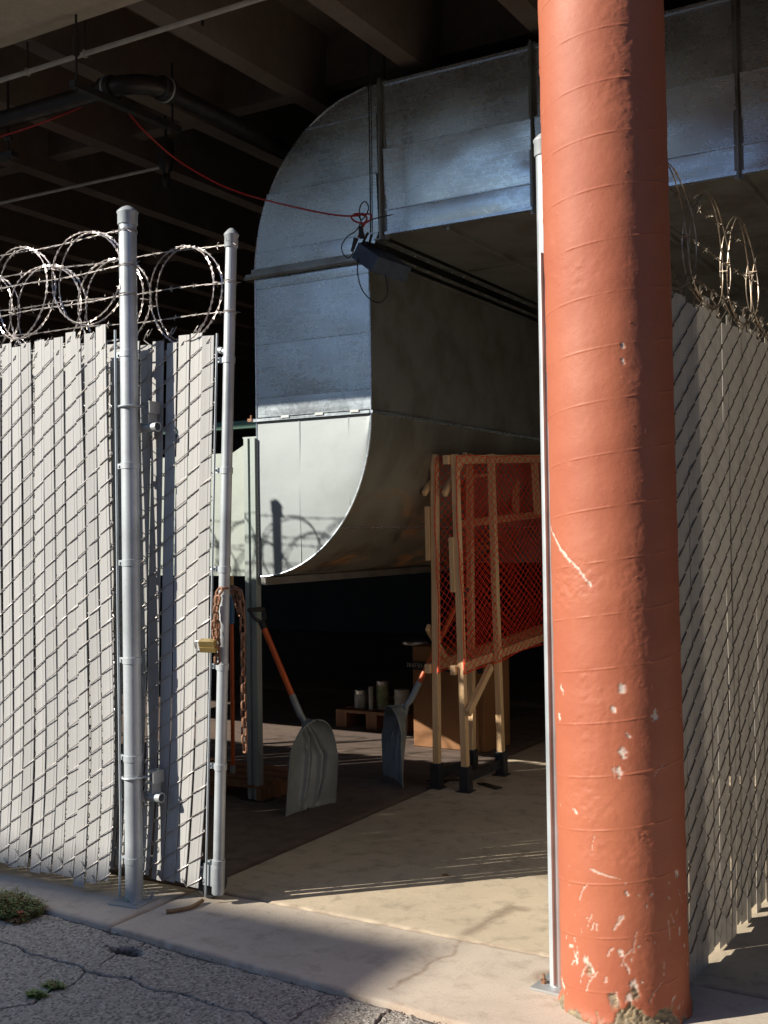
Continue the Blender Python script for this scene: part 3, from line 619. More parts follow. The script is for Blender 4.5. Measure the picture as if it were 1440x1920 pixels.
# ---------------------------------------------------------------- duct
YD = 5.28; XL = at(482, 800, Y=YD).x; XC = at(694, 640, Y=YD).x; XF = at(714, 300, Y=YD).x; YB = 8.0
zb = lambda px, py: at(px, py, Y=YD).z
Z_BOT = zb(483, 1081); Z_F2 = zb(590, 779); Z_F1 = zb(570, 503); Z_TOP = at(862, 124, Y=YD).z; Z_LOW = at(862, 414, Y=YD).z
duct = thing('air_duct', 'large bent galvanized steel air duct hanging in the open garage', 'duct', ((XL+XC)/2, YD+.5, Z_BOT))
def front_panel(poly_lo, poly_hi, name='panel', bulge=.006, seed=0, n=14, mv=8, mat='galv_duct', yoff=0.0):
    """sheet between a lower and an upper line (functions s->(x,z)); slightly pillowed"""
    s = np.linspace(0, 1, n); t_ = np.linspace(0, 1, mv); P = np.zeros((mv, n, 3))
    for j, tt in enumerate(t_):
        for i_, ss in enumerate(s):
            a = poly_lo(ss); b_ = poly_hi(ss); x = a[0]+(b_[0]-a[0])*tt; z = a[1]+(b_[1]-a[1])*tt
            y = YD+yoff - bulge*math.sin(PI*tt)*math.sin(PI*ss)*.8 + .005*float(fbm(x*3.5, z*5, seed, 3, seed+50))
            P[j, i_] = (x, y, z)
    P -= np.array(WL[duct.name])
    o = link(bpy.data.objects.new(name, grid_mesh(name, P, M[mat])), duct, WL[duct.name]); return o
# upper elbow outline
RX = XF-XL-.0; RZ_ = Z_TOP+.02-Z_F1
def arcx(z):                                           # outer left edge of the upper bend
    q = min(1, max(0, (z-Z_F1)/RZ_)); return XL+RX*(1-math.sqrt(max(0, 1-q*q)))*1.0
def seg_panel(z0, z1, xr0, xr1, seed, n=14, yoff=0.0, tilt=0.0):
    m_ = 9; s = np.linspace(0, 1, n); P = np.zeros((m_, n, 3))
    for j in range(m_):
        tt = j/(m_-1); z = z0+(z1-z0)*tt; xl = arcx(z) if z > Z_F1 else XL; xr = xr0+(xr1-xr0)*tt
        for i_, ss in enumerate(s):
            x = xl+(xr-xl)*ss; P[j, i_] = (x, YD-tilt*tt-.003*math.sin(PI*tt)*math.sin(PI*ss)+.005*float(fbm(x*3.5, z*5, seed, 3, seed+50)), z)
    P -= np.array(WL[duct.name]); return link(bpy.data.objects.new('panel', grid_mesh('panel', P, M['galv_duct'])), duct, WL[duct.name])
seam = MB()
def seam_x(z, x0, x1, h=.010, d=.008): seam.box((x0, YD-d, z-h/2), (x1, YD+.01, z+h/2))
sa, sb, sc = zb(635, 230), zb(600, 348), zb(585, 457)
seg_panel(Z_F1+.02, sc, XC+.01, XF-.02, 1, tilt=.004); seg_panel(sc, sb, XF-.02, XF-.02, 2, tilt=.018); seg_panel(sb, sa, XF-.02, XF-.02, 3, tilt=.010); seg_panel(sa, Z_TOP+.015, XF-.02, XF-.02, 4, 18, tilt=.0)
for z, xr, dd in ((sc, XF-.02, .010), (sb, XF-.02, .024), (sa, XF-.02, .016)): seam_x(z, arcx(z)+.004, xr, .006, dd)
sd, se, sg = zb(590, 526), zb(590, 634), zb(590, 737)
for z0, z1, s in ((Z_F2+.012, sg, 5), (sg, se, 6), (se, sd, 7), (sd, Z_F1-.012, 8)): seg_panel(z0, z1, XC, XC, s)
for z in (sd, se, sg): seam_x(z, XL+.004, XC-.004, .005, .007)
# lower elbow front: straight left edge, curved right edge
EX, EZ = XC-XL, Z_F2-Z_BOT
def ell(z): q = max(0, min(1, (Z_F2-z)/EZ)); return XL+EX*math.sqrt(max(0, 1-q**2))
zsl = [Z_F2-EZ*math.sin(PI/2*i/16) for i in range(17)]
bounds = [(0, .385), (.385, .81), (.81, 1.0)]
for bi, (u0, u1) in enumerate(bounds):                 # three sheets side by side
    P = np.zeros((24, 9, 3))
    for j in range(24):
        ph_ = PI/2*(1-j/23)
        for i_ in range(9):
            u = u0+(u1-u0)*i_/8; X0 = XL+EX*u; zlow = Z_F2-EZ*math.sqrt(max(0, 1-u*u)); z = zlow+(Z_F2-.012-zlow)*(j/23)
            P[j, i_] = (X0, YD-.004*math.sin(PI*j/23)+.003*float(fbm(X0*3, z*3, 2, 3, 70+bi)), z)
    P -= np.array(WL[duct.name]); link(bpy.data.objects.new('panel', grid_mesh('panel', P, M['duct_pale'])), duct, WL[duct.name])
for u in (.385, .81): 
    zl = Z_F2-EZ*math.sqrt(1-u*u); sj = MB(); sj.box((XL+EX*u-.004, YD-.0030, zl+.01), (XL+EX*u+.004, YD+.004, Z_F2-.02)); bevel(sj.obj('lap_joint', M['duct_pale'], duct), .0007)
# horizontal run: sections with flanges
XS = [XF+.012, at(1001, 240, Y=YD).x, at(1385, 200, Y=YD).x, at(1385, 200, Y=YD).x+1.02, at(1385, 200, Y=YD).x+2.04]
h1, h2 = at(862, 253, Y=YD).z, at(862, 369, Y=YD).z
for k in range(4):
    x0, x1 = XS[k]+.012, XS[k+1]-.012
    for z0, z1, s, tl in ((Z_LOW, h2, 11, .003), (h2, h1, 12, .019), (h1, Z_TOP, 13, .004)):
        n = 22; m_ = 10; P = np.zeros((m_, n, 3))
        for j in range(m_):
            for i_ in range(n):
                tt = j/(m_-1); ss = i_/(n-1); x = x0+(x1-x0)*ss; z = z0+(z1-z0)*tt
                dent = .02*math.exp(-((ss-1)/.07)**2)*max(0, float(vnoise(z*16, k*3.1, 0, 77)))*math.sin(PI*tt)
                P[j, i_] = (x, YD-tl*tt-.004*math.sin(PI*tt)*math.sin(PI*ss)+.007*float(fbm(x*2.6, z*4, s, 3, s+k*5))+dent, z)
        P -= np.array(WL[duct.name]); link(bpy.data.objects.new('panel', grid_mesh('panel', P, M['galv_duct'])), duct, WL[duct.name])
    seam_x(h2, x0, x1, .006, .012); seam_x(h1, x0, x1, .006, .026)
    seam.box((x0, YD-.016, Z_LOW-.010), (x1, YD+.02, Z_LOW+.006)); seam.box((x0, YD-.014, Z_TOP-.004), (x1, YD+.02, Z_TOP+.012))
seam.obj('seam', M['galv_duct'], duct)
# flange between sections (vertical bars) with rivets
for k, x in enumerate(XS):
    b = MB(); w_ = .020 if k else .026
    b.box((x-w_/2-.014, YD-.006, Z_LOW-.03), (x-.003, YD+.03, Z_TOP+.03)); b.box((x-.0025, YD-.040, Z_LOW-.03), (x+.0025, YD+.03, Z_TOP+.03)); b.box((x+.003, YD-.006, Z_LOW-.03), (x+w_/2+.008, YD+.03, Z_TOP+.03))
    fl = b.obj('flange', M['flange'], duct)
    r_ = MB()
    for q in range(9): r_.lathe([(.006, YD-.012), (.006, YD-.006)], (x-.012, 0, Z_LOW+.03+q*.095), 8, 'Y')
    r_.obj('rivet', M['galv_dull'], fl)
# flange 1 (under upper elbow) and flange 2
b = MB(); b.box((XL-.045, YD-.035, Z_F1-.012), (XC-.002, YD+.01, Z_F1+.004)); b.box((XL-.02, YD-.012, Z_F1+.005), (XC-.002, YD+.01, Z_F1+.035)); b.tube([(XL-.06, YD-.02, Z_F1-.014), (XC-.002, YD-.02, Z_F1-.014)], .010, 8)
b.box((XC, YD-.03, Z_F1-.004), (XC+.03, YB, Z_F1+.004)); b.obj('flange', M['flange'], duct)
b = MB(); b.box((XL-.03, YD-.02, Z_F2-.012), (XC, YD+.01, Z_F2+.004)); b.box((XC+.001, YD-.015, Z_F2-.012), (XC+.018, YB, Z_F2+.004)); fl = b.obj('flange', M['galv_duct'], duct)
for q in range(3): b = MB(); xq = XL+.19+q*.235; b.box((xq, YD-.026, Z_F2-.002), (xq+.055, YD-.0205, Z_F2+.012)); b.obj('clip', M['galv_dull'], fl)
b = MB(); b.box((XL-.05, YD-.026, Z_F2-.01), (XL-.02, YD+.01, Z_F2+.008)); b.lathe([(.006, Z_F2+.01), (.006, Z_F2+.03)], (XL-.035, YD-.01, 0), 8); b.obj('bolt', M['rust'], fl)
# side face (facing right) between the two bends, bowed sheets
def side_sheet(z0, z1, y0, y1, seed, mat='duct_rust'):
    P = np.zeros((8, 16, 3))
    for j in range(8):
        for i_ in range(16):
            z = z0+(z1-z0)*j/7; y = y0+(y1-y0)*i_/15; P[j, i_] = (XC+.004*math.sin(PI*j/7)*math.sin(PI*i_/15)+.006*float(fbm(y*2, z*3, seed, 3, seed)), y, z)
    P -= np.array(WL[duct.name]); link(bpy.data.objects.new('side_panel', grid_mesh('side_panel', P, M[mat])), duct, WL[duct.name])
side_sheet(Z_F2+.004, (Z_F1+Z_F2)/2, YD, YB, 31, 'duct_shaded'); side_sheet((Z_F1+Z_F2)/2, Z_F1-.005, YD, YB, 32, 'duct_shaded')
b = MB(); b.tube([(XC+.001, YD-.002, Z_F2), (XC+.001, YD-.002, Z_F1)], .005, 6); b.obj('corner_bead', M['galv_duct'], duct, True); b = MB(); b.tube([(XL, YD-.002, Z_BOT), (XL, YD-.002, Z_F1)], .005, 6); b.obj('corner_bead', M['galv_duct'], duct, True)
# outer curved surface of the lower bend, two sheets
for ph0, ph1, sd_ in ((0, 44, 41), (44, 90, 42)):
    P = np.zeros((18, 22, 3))
    for j in range(18):
        ph_ = R(ph0+(ph1-ph0)*j/17)
        for i_ in range(22):
            y = YD+(YB-YD)*i_/21; wv = .010*float(fbm(y*2.2, j*.2, sd_, 3, sd_)); P[j, i_] = (XL+(EX+wv)*math.cos(ph_), y, Z_F2-.012-(EZ-.012+wv)*math.sin(ph_))
    P -= np.array(WL[duct.name]); link(bpy.data.objects.new('curved_sheet', grid_mesh('curved_sheet', P, M['duct_rust'])), duct, WL[duct.name])
b = MB()
rim = [(XL+EX*math.cos(R(a)), YD-.002, Z_F2-.012-(EZ-.012)*math.sin(R(a))) for a in range(0, 91, 3)]
b.tube(rim, .0055, 6); a = R(44); b.tube([(XL+EX*math.cos(a)+.002, YD, Z_F2-.012-(EZ-.012)*math.sin(a)), (XL+EX*math.cos(a)+.002, YB, Z_F2-.012-(EZ-.012)*math.sin(a))], .006, 6)
b.obj('corner_bead', M['galv_duct'], duct, True); b = MB(); b.tube([(arcx(z)-.001, YD-.001, z) for z in np.linspace(Z_F1, Z_TOP+.015, 26)], .005, 6); b.obj('corner_bead', M['galv_duct'], duct, True)
# closing sheets: underside and top of run, back, left side, outer upper bend
b = MB(); b.box((XF, YD+.012, Z_LOW-.004), (XS[-1], YB, Z_LOW+.004)); b.box((XF, YD+.012, Z_TOP-.004), (XS[-1], YB, Z_TOP+.004)); b.box((XL, YB, Z_BOT), (XS[-1], YB+.01, Z_TOP)); b.obj('underside', M['duct_shaded'], duct)
b = MB(); b.box((XL-.002, YD+.006, Z_BOT+.01), (XL+.006, YB, Z_F1)); zz = np.linspace(Z_F1, Z_TOP+.012, 18)
v = []; [v.extend([(arcx(z), YD+.004, z), (arcx(z), YB, z)]) for z in zz]; b.add(v, [(2*i, 2*i+1, 2*i+3, 2*i+2) for i in range(17)]); b.obj('outer_sheet', M['galv_dull'], duct)
b = MB()
for y in (6.3, 7.3): b.box((XF+.02, y, Z_LOW-.012), (XS[-1], y+.01, Z_LOW-.005))
for x in (XS[1], XS[2], -2.7, -1.75): b.box((x, YD+.02, Z_LOW-.03), (x+.02, YB, Z_LOW-.005))
b.obj('underside_seam', M['flange'], duct)
b = MB(); x = XC+.02                                     # angle iron with rivets where the bend meets the run
b.box((x, YD-.02, Z_F1+.03), (x+.012, YB, Z_F1+.05)); b.box((x+.02, YD-.01, Z_LOW-.03), (x+.06, YB, Z_LOW-.022)); rail = b.obj('angle_iron', M['flange'], duct)
r_ = MB()
for q in range(16): r_.lathe([(.006, Z_LOW-.037), (.006, Z_LOW-.0305)], (x+.04, YD+.1+q*.16, 0), 8); r_.lathe([(.006, x+.012), (.006, x+.018)], (0, YD+.15+q*.16, Z_F1+.04), 8, 'X')
r_.obj('rivet', M['galv_post'], rail)
b = MB(); b.box((XL-.01, YD-.004, Z_BOT-.050), (XL+.05, YB, Z_BOT-.006)); b.box((XL-.01, YD-.004, Z_BOT-.006), (XL+.002, YB, Z_BOT+.01)); b.obj('support_rail', M['flange'], duct)
# hangers up to the ceiling
b = MB()
for x in (XS[0]-.05, XS[1]+.02, XS[2]+.02): b.tube([(x, YD+.12, Z_TOP), (x, YD+.12, HB+.42)], .006, 8)
b.obj('hanger_rod', M['dark_steel'], duct)

# strut frame and unit to the left of the duct
sx0, sx1 = at(457, 900, Y=5.26).x, at(479, 900, Y=5.26).x; zt = at(465, 822, Y=5.26).z
st = thing('support_post', 'grooved steel channel post standing against the left side of the duct', 'post', ((sx0+sx1)/2, 5.27, 0))
b = MB(); w3 = (sx1-sx0)
b.box((sx0, 5.262, .01), (sx0+w3*.34, 5.30, zt)); b.box((sx0+w3*.34, 5.272, .01), (sx0+w3*.62, 5.299, zt-.004)); b.box((sx0+w3*.62, 5.255, .01), (sx1, 5.301, zt-.002)); b.obj('channel', M['strut'], st)
b = MB(); b.box((sx0-.05, 5.25, 0), (sx1+.05, 5.36, .01)); b.obj('base_plate', M['dark_steel'], st)
b = MB()
for q in range(14): b.box((sx0-.0015, 5.275, zt-.12-q*.075), (sx0+.001, 5.285, zt-.08-q*.075))
b.obj('slot', M['dark_steel'], st)
un = thing('fan_cabinet', 'pale green metal cabinet behind the gate post, joined to the left side of the duct', 'cabinet', (XL-.5, 5.6, Z_BOT))
x1 = sx0-.012; x0 = XL-4.6; z1 = at(452, 828, Y=5.3).z
xa, xb = -5.05, -5.85  # unseen left part, lengthened and sloped underneath to shape the sunlight behind
prof = [(x1, Z_BOT), (x1, z1), (x1-.12, z1-.06), (x0, z1-.10), (x0, Z_BOT+.34), (xb, Z_BOT+.34), (xa, Z_BOT)]; n7 = len(prof)
b = MB(); b.add([(p, 5.33, q) for p, q in prof]+[(p, 6.6, q) for p, q in prof], [tuple(range(n7)), tuple(range(2*n7-1, n7-1, -1))]+[(i, (i+1) % n7, (i+1) % n7+n7, i+n7) for i in range(n7)]); b.obj('casing', M['panel_green'], un)
b = MB(); b.box((x1-.025, 5.315, Z_BOT-.02), (x1+.004, 5.329, z1+.015)); b.box((x1-.03, 5.31, z1+.016), (x1+.09, 5.4, z1+.026)); b.obj('edge_trim', M['strut'], un)
for x, y in ((x0+.03, 5.36), (x0+2.2, 5.36), (x0+.03, 6.5)): b = MB(); b.box((x, y, 0), (x+.04, y+.04, Z_BOT)); b.obj('leg', M['dark_steel'], un)
gb = MB(); z_ = at(460, 797, Y=5.42).z; gb.box((-6.5, 5.40, z_-.02), (XL-.001, 5.44, z_+.025)); tag(gb.obj('steel_rail', M['green']), 'dark green steel rail reaching the duct above the pale cabinet', 'rail')

# ---------------------------------------------------------------- ceiling services
def polytube(pts, r, name, mat, parent=None, n=10): b = MB(); b.tube(pts, r, n); return b.obj(name, M[mat], parent, True)
pp = at(0, 151, Z=3.95); yp = pp.y
wp = thing('conduit', 'thin pale painted pipe running under the ceiling beam at the upper left', 'pipe', (-4, yp, 3.95))
polytube([(-8, yp, 3.95), (-2.2, yp-.0, 3.95)], .0125, 'pipe', 'white_pipe', wp)
for px in (52, 160): 
    x = at(px, 140, Y=yp).x; b = MB(); b.tube([(x, yp, 3.965), (x, yp, HB+.02)], .005, 6); b.obj('hanger', M['dark_steel'], wp)
    b = MB(); b.tube([(x, yp+.018*math.cos(a), 3.95+.018*math.sin(a)) for a in np.linspace(0, 2*PI, 14, endpoint=False)], .004, 6, True); b.obj('clamp', M['white_pipe'], wp)
x = at(377, 40, Y=yp).x; b = MB(); b.tube([(x, yp+.012, 3.94), (x, yp+.012, 3.915)], .008, 6); b.obj('stub', M['dark_steel'], wp)
q0 = at(0, 381, Z=3.88); q1 = at(300, 314, Y=q0.y)
tp = thing('conduit', 'thin brown pipe in the dark below the ceiling, ending at a hanging sprinkler fitting', 'pipe', (q0.x, q0.y, 3.88))
polytube([(-8, q0.y, 3.88), (q0.x, q0.y, 3.88), (q1.x, q0.y, q1.z)], .010, 'pipe', 'white_pipe', tp)
b = MB(); b.lathe([(.05, q1.z+.16), (.055, q1.z+.02), (.04, q1.z-.02), (.022, q1.z-.05), (.03, q1.z-.09), (.016, q1.z-.14)], (q1.x+.05, q0.y, 0), 16); b.obj('fitting', M['black_pipe'], tp, True)
b = MB(); b.tube([(q1.x+.05, q0.y, q1.z+.15), (q1.x+.05, q0.y, HB+.42)], .008, 6); b.obj('hanger', M['dark_steel'], tp)
bz = 3.85; b0 = at(0, 226, Z=bz); b1 = at(205, 168, Y=b0.y)
bpp = thing('iron_pipe', 'thick black iron pipe with a bend under the ceiling at the upper left', 'pipe', (b1.x, b0.y, bz))
rb = .20; cxp = b1.x; pts = [(-9, b0.y, bz), (b0.x, b0.y, bz), (cxp, b0.y, bz)]
polytube(pts, .046, 'pipe', 'black_pipe', bpp, 16)
el = [(cxp+rb*math.sin(a), b0.y+rb*(1-math.cos(a)), bz+.02*math.sin(a)) for a in np.linspace(0, PI/2, 12)]
polytube(el, .050, 'elbow', 'black_pipe', bpp, 18)
polytube([el[-1], (el[-1][0], 12, bz+.02)], .046, 'pipe', 'black_pipe', bpp, 16)
for e_, dr in ((el[0], 'X'), (el[-1], 'Y')):
    b = MB(); c_ = (0 if dr == 'X' else e_[0], 0 if dr == 'Y' else e_[1], e_[2]); o_ = e_[0] if dr == 'X' else e_[1]
    b.lathe([(.052, o_-.04), (.064, o_-.035), (.064, o_-.010), (.055, o_-.008), (.055, o_+.008), (.064, o_+.010), (.064, o_+.035), (.052, o_+.04)], c_, 20, dr); b.obj('coupling', M['black_pipe'], bpp, True)
    b = MB(); b.lathe([(.056, o_-.006), (.067, o_-.005), (.067, o_+.005), (.056, o_+.006)], c_, 20, dr); b.obj('bolt_ring', M['galv_dull'], bpp, True)
s0, s1 = at(135, 157, Z=3.75), at(352, 240, Z=3.75)
hb = thing('pipe_hanger', 'dark steel channel slung under the black iron pipe on a threaded rod', 'hanger', (s0.x, s0.y, 3.75))
b = MB(); b.bar((s0.x, s0.y, 3.75), (s0.x+.02, s1.y, 3.75), .04, .035); b.obj('channel', M['dark_steel'], hb)
b = MB(); b.tube([(s0.x, s0.y+.03, 3.72), (s0.x, s0.y+.03, HB+.02)], .006, 6); b.lathe([(.016, 3.90), (.016, 3.99)], (s0.x, s0.y+.03, 0), 10); b.obj('rod', M['dark_steel'], hb); b = MB(); b.tube([(s0.x+.02, s1.y-.05, 3.70), (s0.x+.02, s1.y-.05, HB)], .006, 6); b.obj('rod', M['dark_steel'], hb)
h2_ = at(16, 285, Z=3.7)
hb2 = thing('pipe_hanger', 'small dark pipe clamp hanging in shadow at the left edge', 'hanger', (h2_.x, h2_.y, 3.7))
b = MB(); b.tube([(h2_.x, h2_.y, 3.66), (h2_.x, h2_.y, HB+.02)], .007, 6); b.bar((h2_.x-.12, h2_.y, 3.68), (h2_.x+.05, h2_.y, 3.68), .05, .03); b.lathe([(.02, 3.76), (.026, 3.78), (.02, 3.8)], (h2_.x, h2_.y, 0), 8); b.obj('rod', M['dark_steel'], hb2)

# red cable, hanging lamp, black leads
ly = 5.05
P_ = lambda px, py, Y=ly: at(px, py, Y=Y)
def smooth_path(pts, n=8):
    pts = [Vector(p) for p in pts]; out = []
    for i in range(len(pts)-1):
        p0 = pts[max(0, i-1)]; p1 = pts[i]; p2 = pts[i+1]; p3 = pts[min(len(pts)-1, i+2)]
        for k in range(n):
            t_ = k/n; out.append(.5*((2*p1)+(-p0+p2)*t_+(2*p0-5*p1+4*p2-p3)*t_*t_+(-p0+3*p1-3*p2+p3)*t_**3))
    return out+[pts[-1]]
rc = smooth_path([P_(-30, 262, 4.25), P_(0, 256, 4.25), P_(60, 237, 4.25), P_(130, 210, 4.28), P_(185, 183, 4.3), P_(205, 176, 4.32), P_(235, 205, 4.4), P_(270, 245, 4.5), P_(330, 298, 4.7), P_(400, 340, 4.85), P_(450, 361, 4.95), P_(490, 373, 5.0), P_(560, 390), P_(620, 402), P_(660, 405),
                  P_(690, 401), P_(697, 408), P_(685, 418), P_(668, 416), P_(659, 408), P_(667, 401), P_(680, 403), P_(688, 410), P_(678, 430), P_(671, 446)])
b = MB(); b.tube(rc, .0050, 8); tag(b.obj('extension_cord', M['red_cable'], None, True, rc[-1]), 'red extension cord slung from the ceiling to the black hanging lamp', 'cord')
rd = P_(690, 0)
lamp = thing('work_lamp', 'black box lamp hanging on a thin rod in front of the duct', 'lamp', P_(690, 470))
b = MB(); b.tube([P_(687, -60), P_(693, 250), P_(695, 436)], .0038, 6); b.obj('rod', M['dark_steel'], lamp); b = MB(); b.tube([P_(691, -60), P_(697, 250), P_(698, 436)], .0028, 6); b.obj('rod', M['dark_steel'], lamp)
c0_ = P_(672, 454); c1_ = P_(710, 481); c3_ = P_(659, 483, ly+.01)
ex = (c1_-c0_); ey = (c3_-c0_); en = Vector(ex).cross(ey).normalized()
if en.y < 0: en = -en
far = P_(757, 531, ly+.26)-P_(694, 511)
b = MB(); base = [c0_, c1_, c1_+ey, c0_+ey]; v = base+[p+far for p in base]; b.add(v, [(0, 1, 2, 3), (7, 6, 5, 4), (0, 4, 5, 1), (1, 5, 6, 2), (2, 6, 7, 3), (3, 7, 4, 0)]); bevel(b.obj('housing', M['lampblue'], lamp), .003)
b = MB(); o_ = Vector((0, 0, .004)); u_ = far*.12; b.bar(c0_+u_+o_, c0_+far*.75+o_+Vector((0, 0, .01)), .05, .008); b.bar(c0_+u_, P_(690, 436), .012, .006); b.bar(c0_+far*.3, P_(697, 440), .012, .006); b.obj('bracket', M['dark_steel'], lamp)
b = MB()
b.tube(smooth_path([P_(680, 428), P_(674, 400), P_(677, 384), P_(685, 378), P_(691, 388), P_(687, 402), P_(678, 412), P_(673, 404), P_(680, 400), P_(688, 408), P_(683, 418), P_(676, 425)]), .0036, 6)
b.tube(smooth_path([P_(678, 415), P_(668, 432), P_(652, 443), P_(641, 460), P_(643, 475), P_(652, 483), P_(661, 476), P_(664, 462)]), .0032, 6)
b.tube(smooth_path([P_(671, 484), P_(671, 515), P_(680, 545), P_(700, 565), P_(716, 565), P_(726, 550), P_(725, 528), P_(722, 515)]), .0034, 6)
b.tube(smooth_path([P_(688, 415), P_(706, 409), P_(738, 402)], 4), [.003]*8+[.0015], 6); b.obj('lead', M['black_rubber'], lamp, True)
b = MB(); b.tube([P_(676, 425), P_(679, 446)], [.012, .016], 10); b.tube([P_(668, 446), P_(660, 472)], [.014, .008], 10); b.obj('plug', M['black_rubber'], lamp, True)

# ---------------------------------------------------------------- chains and lock
def link_mesh(name, L=.047, Wd=.031, r=.0052):
    h = L/2-Wd/2+r*.2; w = Wd/2-r; pts = []
    for a in np.linspace(-PI/2, PI/2, 8): pts.append((w*math.cos(a+PI/2) if False else w*math.sin(-a) if False else w*math.sin(a), 0, h+w*math.cos(a)))
    for a in np.linspace(-PI/2, PI/2, 8): pts.append((-w*math.sin(a), 0, -h-w*math.cos(a)))
    b = MB(); b.tube(pts, r, 7, True); return b.mesh(name, M['rust'], True)
LM = link_mesh('link')
def chain(thing_, pts, pitch=.0355, r0=0):
    path = smooth_path(pts, 14); L = [0]
    for a, b_ in zip(path[:-1], path[1:]): L.append(L[-1]+(b_-a).length)
    s = pitch/2; k = 0; rn2 = random.Random(5)
    while s < L[-1]:
        j = max(i for i in range(len(L)) if L[i] <= s); j = min(j, len(path)-2); f_ = (s-L[j])/max(1e-6, L[j+1]-L[j]); p = path[j].lerp(path[j+1], f_); t_ = (path[j+1]-path[j]).normalized()
        q = t_.to_track_quat('Z', 'X'); Mx = q.to_matrix().to_4x4() @ Matrix.Rotation((PI/2 if k % 2 else 0)+r0+rn2.uniform(-.35, .35), 4, 'Z')
        o = link(bpy.data.objects.new('link', LM), thing_, p); o.rotation_euler = Mx.to_euler(); s += pitch; k += 1
G = lambda px, py, dy=0: at(px, py, Y=GY+dy)
ch1 = thing('chain', 'short rusty chain on the front of the gate end post beside the brass padlock', 'chain', G(407, 1250, -.05))
chain(ch1, [G(431, 1106, .03), G(418, 1104, -.035), G(408, 1116, -.045), G(406, 1150, -.045), G(408, 1200, -.045), G(407, 1250, -.05)])
chain(ch1, [G(410, 1118, -.07), G(404, 1150, -.07), G(403, 1185, -.06), G(410, 1215, -.06)])
ch2 = thing('chain', 'long rusty chain hanging free to the right of the gate end post', 'chain', G(458, 1400, .03))
chain(ch2, [G(424, 1112, .03), G(436, 1104, .04), G(447, 1106, .05), G(453, 1125, .05), G(455, 1180, .05), G(456, 1300, .05), G(459, 1405, .05)])
chain(ch2, [G(437, 1110, .07), G(444, 1130, .07), G(450, 1148, .07), G(447, 1110, .07)])
lk = thing('padlock', 'square brass padlock hanging on the gate mesh beside the rusty chain', 'padlock', G(390, 1222, -.07))
Mx = Matrix.Translation(G(391, 1211, -.075)) @ Matrix.Rotation(R(8), 4, 'Z') @ Matrix.Rotation(R(18), 4, 'X')
b = MB(); b.box((-.037, -.016, -.024), (.037, .016, -.001), Mx); b.box((-.036, -.015, -.0009), (.036, .015, .0009), Mx); b.box((-.037, -.016, .001), (.037, .016, .026), Mx); bevel(b.obj('body', M['brass'], lk), .003)
b = MB(); b.tube([Mx @ Vector(p) for p in ((-.036, 0, -.02), (-.055, 0, -.02), (-.064, 0, -.012), (-.066, 0, 0), (-.064, 0, .014), (-.055, 0, .02), (-.036, 0, .02))], .004, 8); b.obj('shackle', M['galv_post'], lk, True)

# ---------------------------------------------------------------- shovels
def scoop_geo(base, W_, Up, N_, h=.50, w=.196, seed=0):
    W_ = Vector(W_).normalized(); Up = Vector(Up).normalized(); N_ = Vector(N_); nu_, nv_ = 81, 61
    P = np.zeros((nv_, nu_, 3))
    for j in range(nv_):
        v_ = j/(nv_-1)
        hw = w*(1.0-.03*v_) if v_ < .42 else w*(1-.0126)*math.sqrt(max(0.004, 1-((v_-.42)/.58)**2.3))
        for i_ in range(nu_):
            s = -1+2*i_/(nu_-1)
            d = .075*(abs(s)**2.4)*(.35+.65*min(1, v_*1.8)) + .10*max(0, v_-.62)**1.5/.24*.5
            for g_, amp in (((-.22, -.02, .14, .10, -.38), 1.0), ((.30, .52, .62, .38, .02), .8)):   # curved ribs pressed into the plastic
                sc_ = float(np.interp(v_, (.06, .3, .58, .80, .97), g_)); fd = min(1, v_*7)*min(1, max(0, (.99-v_)*9))
                d += amp*fd*(.026*math.exp(-((s-sc_+.07)/.085)**2)-.030*math.exp(-((s-sc_-.055)/.055)**2))
            d -= .028*(1-v_)**2*.6
            q = Vector(base)+W_*(s*hw)+Up*(v_*h)+N_*d
            if seed == 1 and j == 0 and abs(s-.0) < .05: q += Up*.022
            P[j, i_] = q
    return P
def shovel(name, label, base, W_, Up, N_, neck, top, seed):
    neck, top = Vector(neck), Vector(top)
    r_ = thing(name, label, 'shovel', base); P = scoop_geo(base, W_, Up, N_, (neck-Vector(base)).length*1.0, seed=seed)-np.array(WL[r_.name])
    o = link(bpy.data.objects.new('scoop', grid_mesh('scoop', P, M['scoop'])), r_, base); s_ = o.modifiers.new('solid', 'SOLIDIFY'); s_.thickness = .005; s_.offset = 0
    W_ = Vector(W_).normalized(); ed = [Vector(P[j, 0])+Vector(base) for j in range(61)]+[Vector(P[60, i])+Vector(base) for i in range(1, 80)]+[Vector(P[j, 80])+Vector(base) for j in range(60, -1, -1)]
    b = MB(); b.tube(ed, .0045, 6); b.obj('rim', M['scoop'], r_, True)
    d = (top-neck).normalized(); a = neck-d*.07+Vector(N_)*.02; L = (top-neck).length
    s1_ = neck+d*.155; b = MB(); b.tube([neck-Vector(Up)*.16+Vector(N_)*.015, neck+d*.0+Vector(N_)*.012, neck+d*.03, s1_], [.010, .017, .0205, .0195], 14); b.obj('socket', M['socket'], r_, True)
    h0 = s1_; h1_ = neck+d*(L-.13); b = MB(); b.tube([h0, h1_], .0165, 14); b.obj('handle', M['orange'], r_, True)
    b = MB(); b.tube([neck+Vector(N_)*.02+W_*.01, neck+Vector(N_)*.036+W_*.02], .008, 8); b.obj('rivet', M['galv_dull'], r_, True)
    # D grip
    g0 = h1_; b = MB(); b.tube([g0-d*.01, g0+d*.035], .0195, 12)
    q = W_*.05; b.tube(smooth_path([g0+d*.03, g0+d*.06-q*.8, g0+d*.105-q]), .011, 8); b.tube(smooth_path([g0+d*.03, g0+d*.06+q*.8, g0+d*.105+q]), .011, 8); b.tube([g0+d*.11-q*1.15, g0+d*.11+q*1.15], .014, 10); b.obj('grip', M['handle_blk'], r_, True)
    return r_
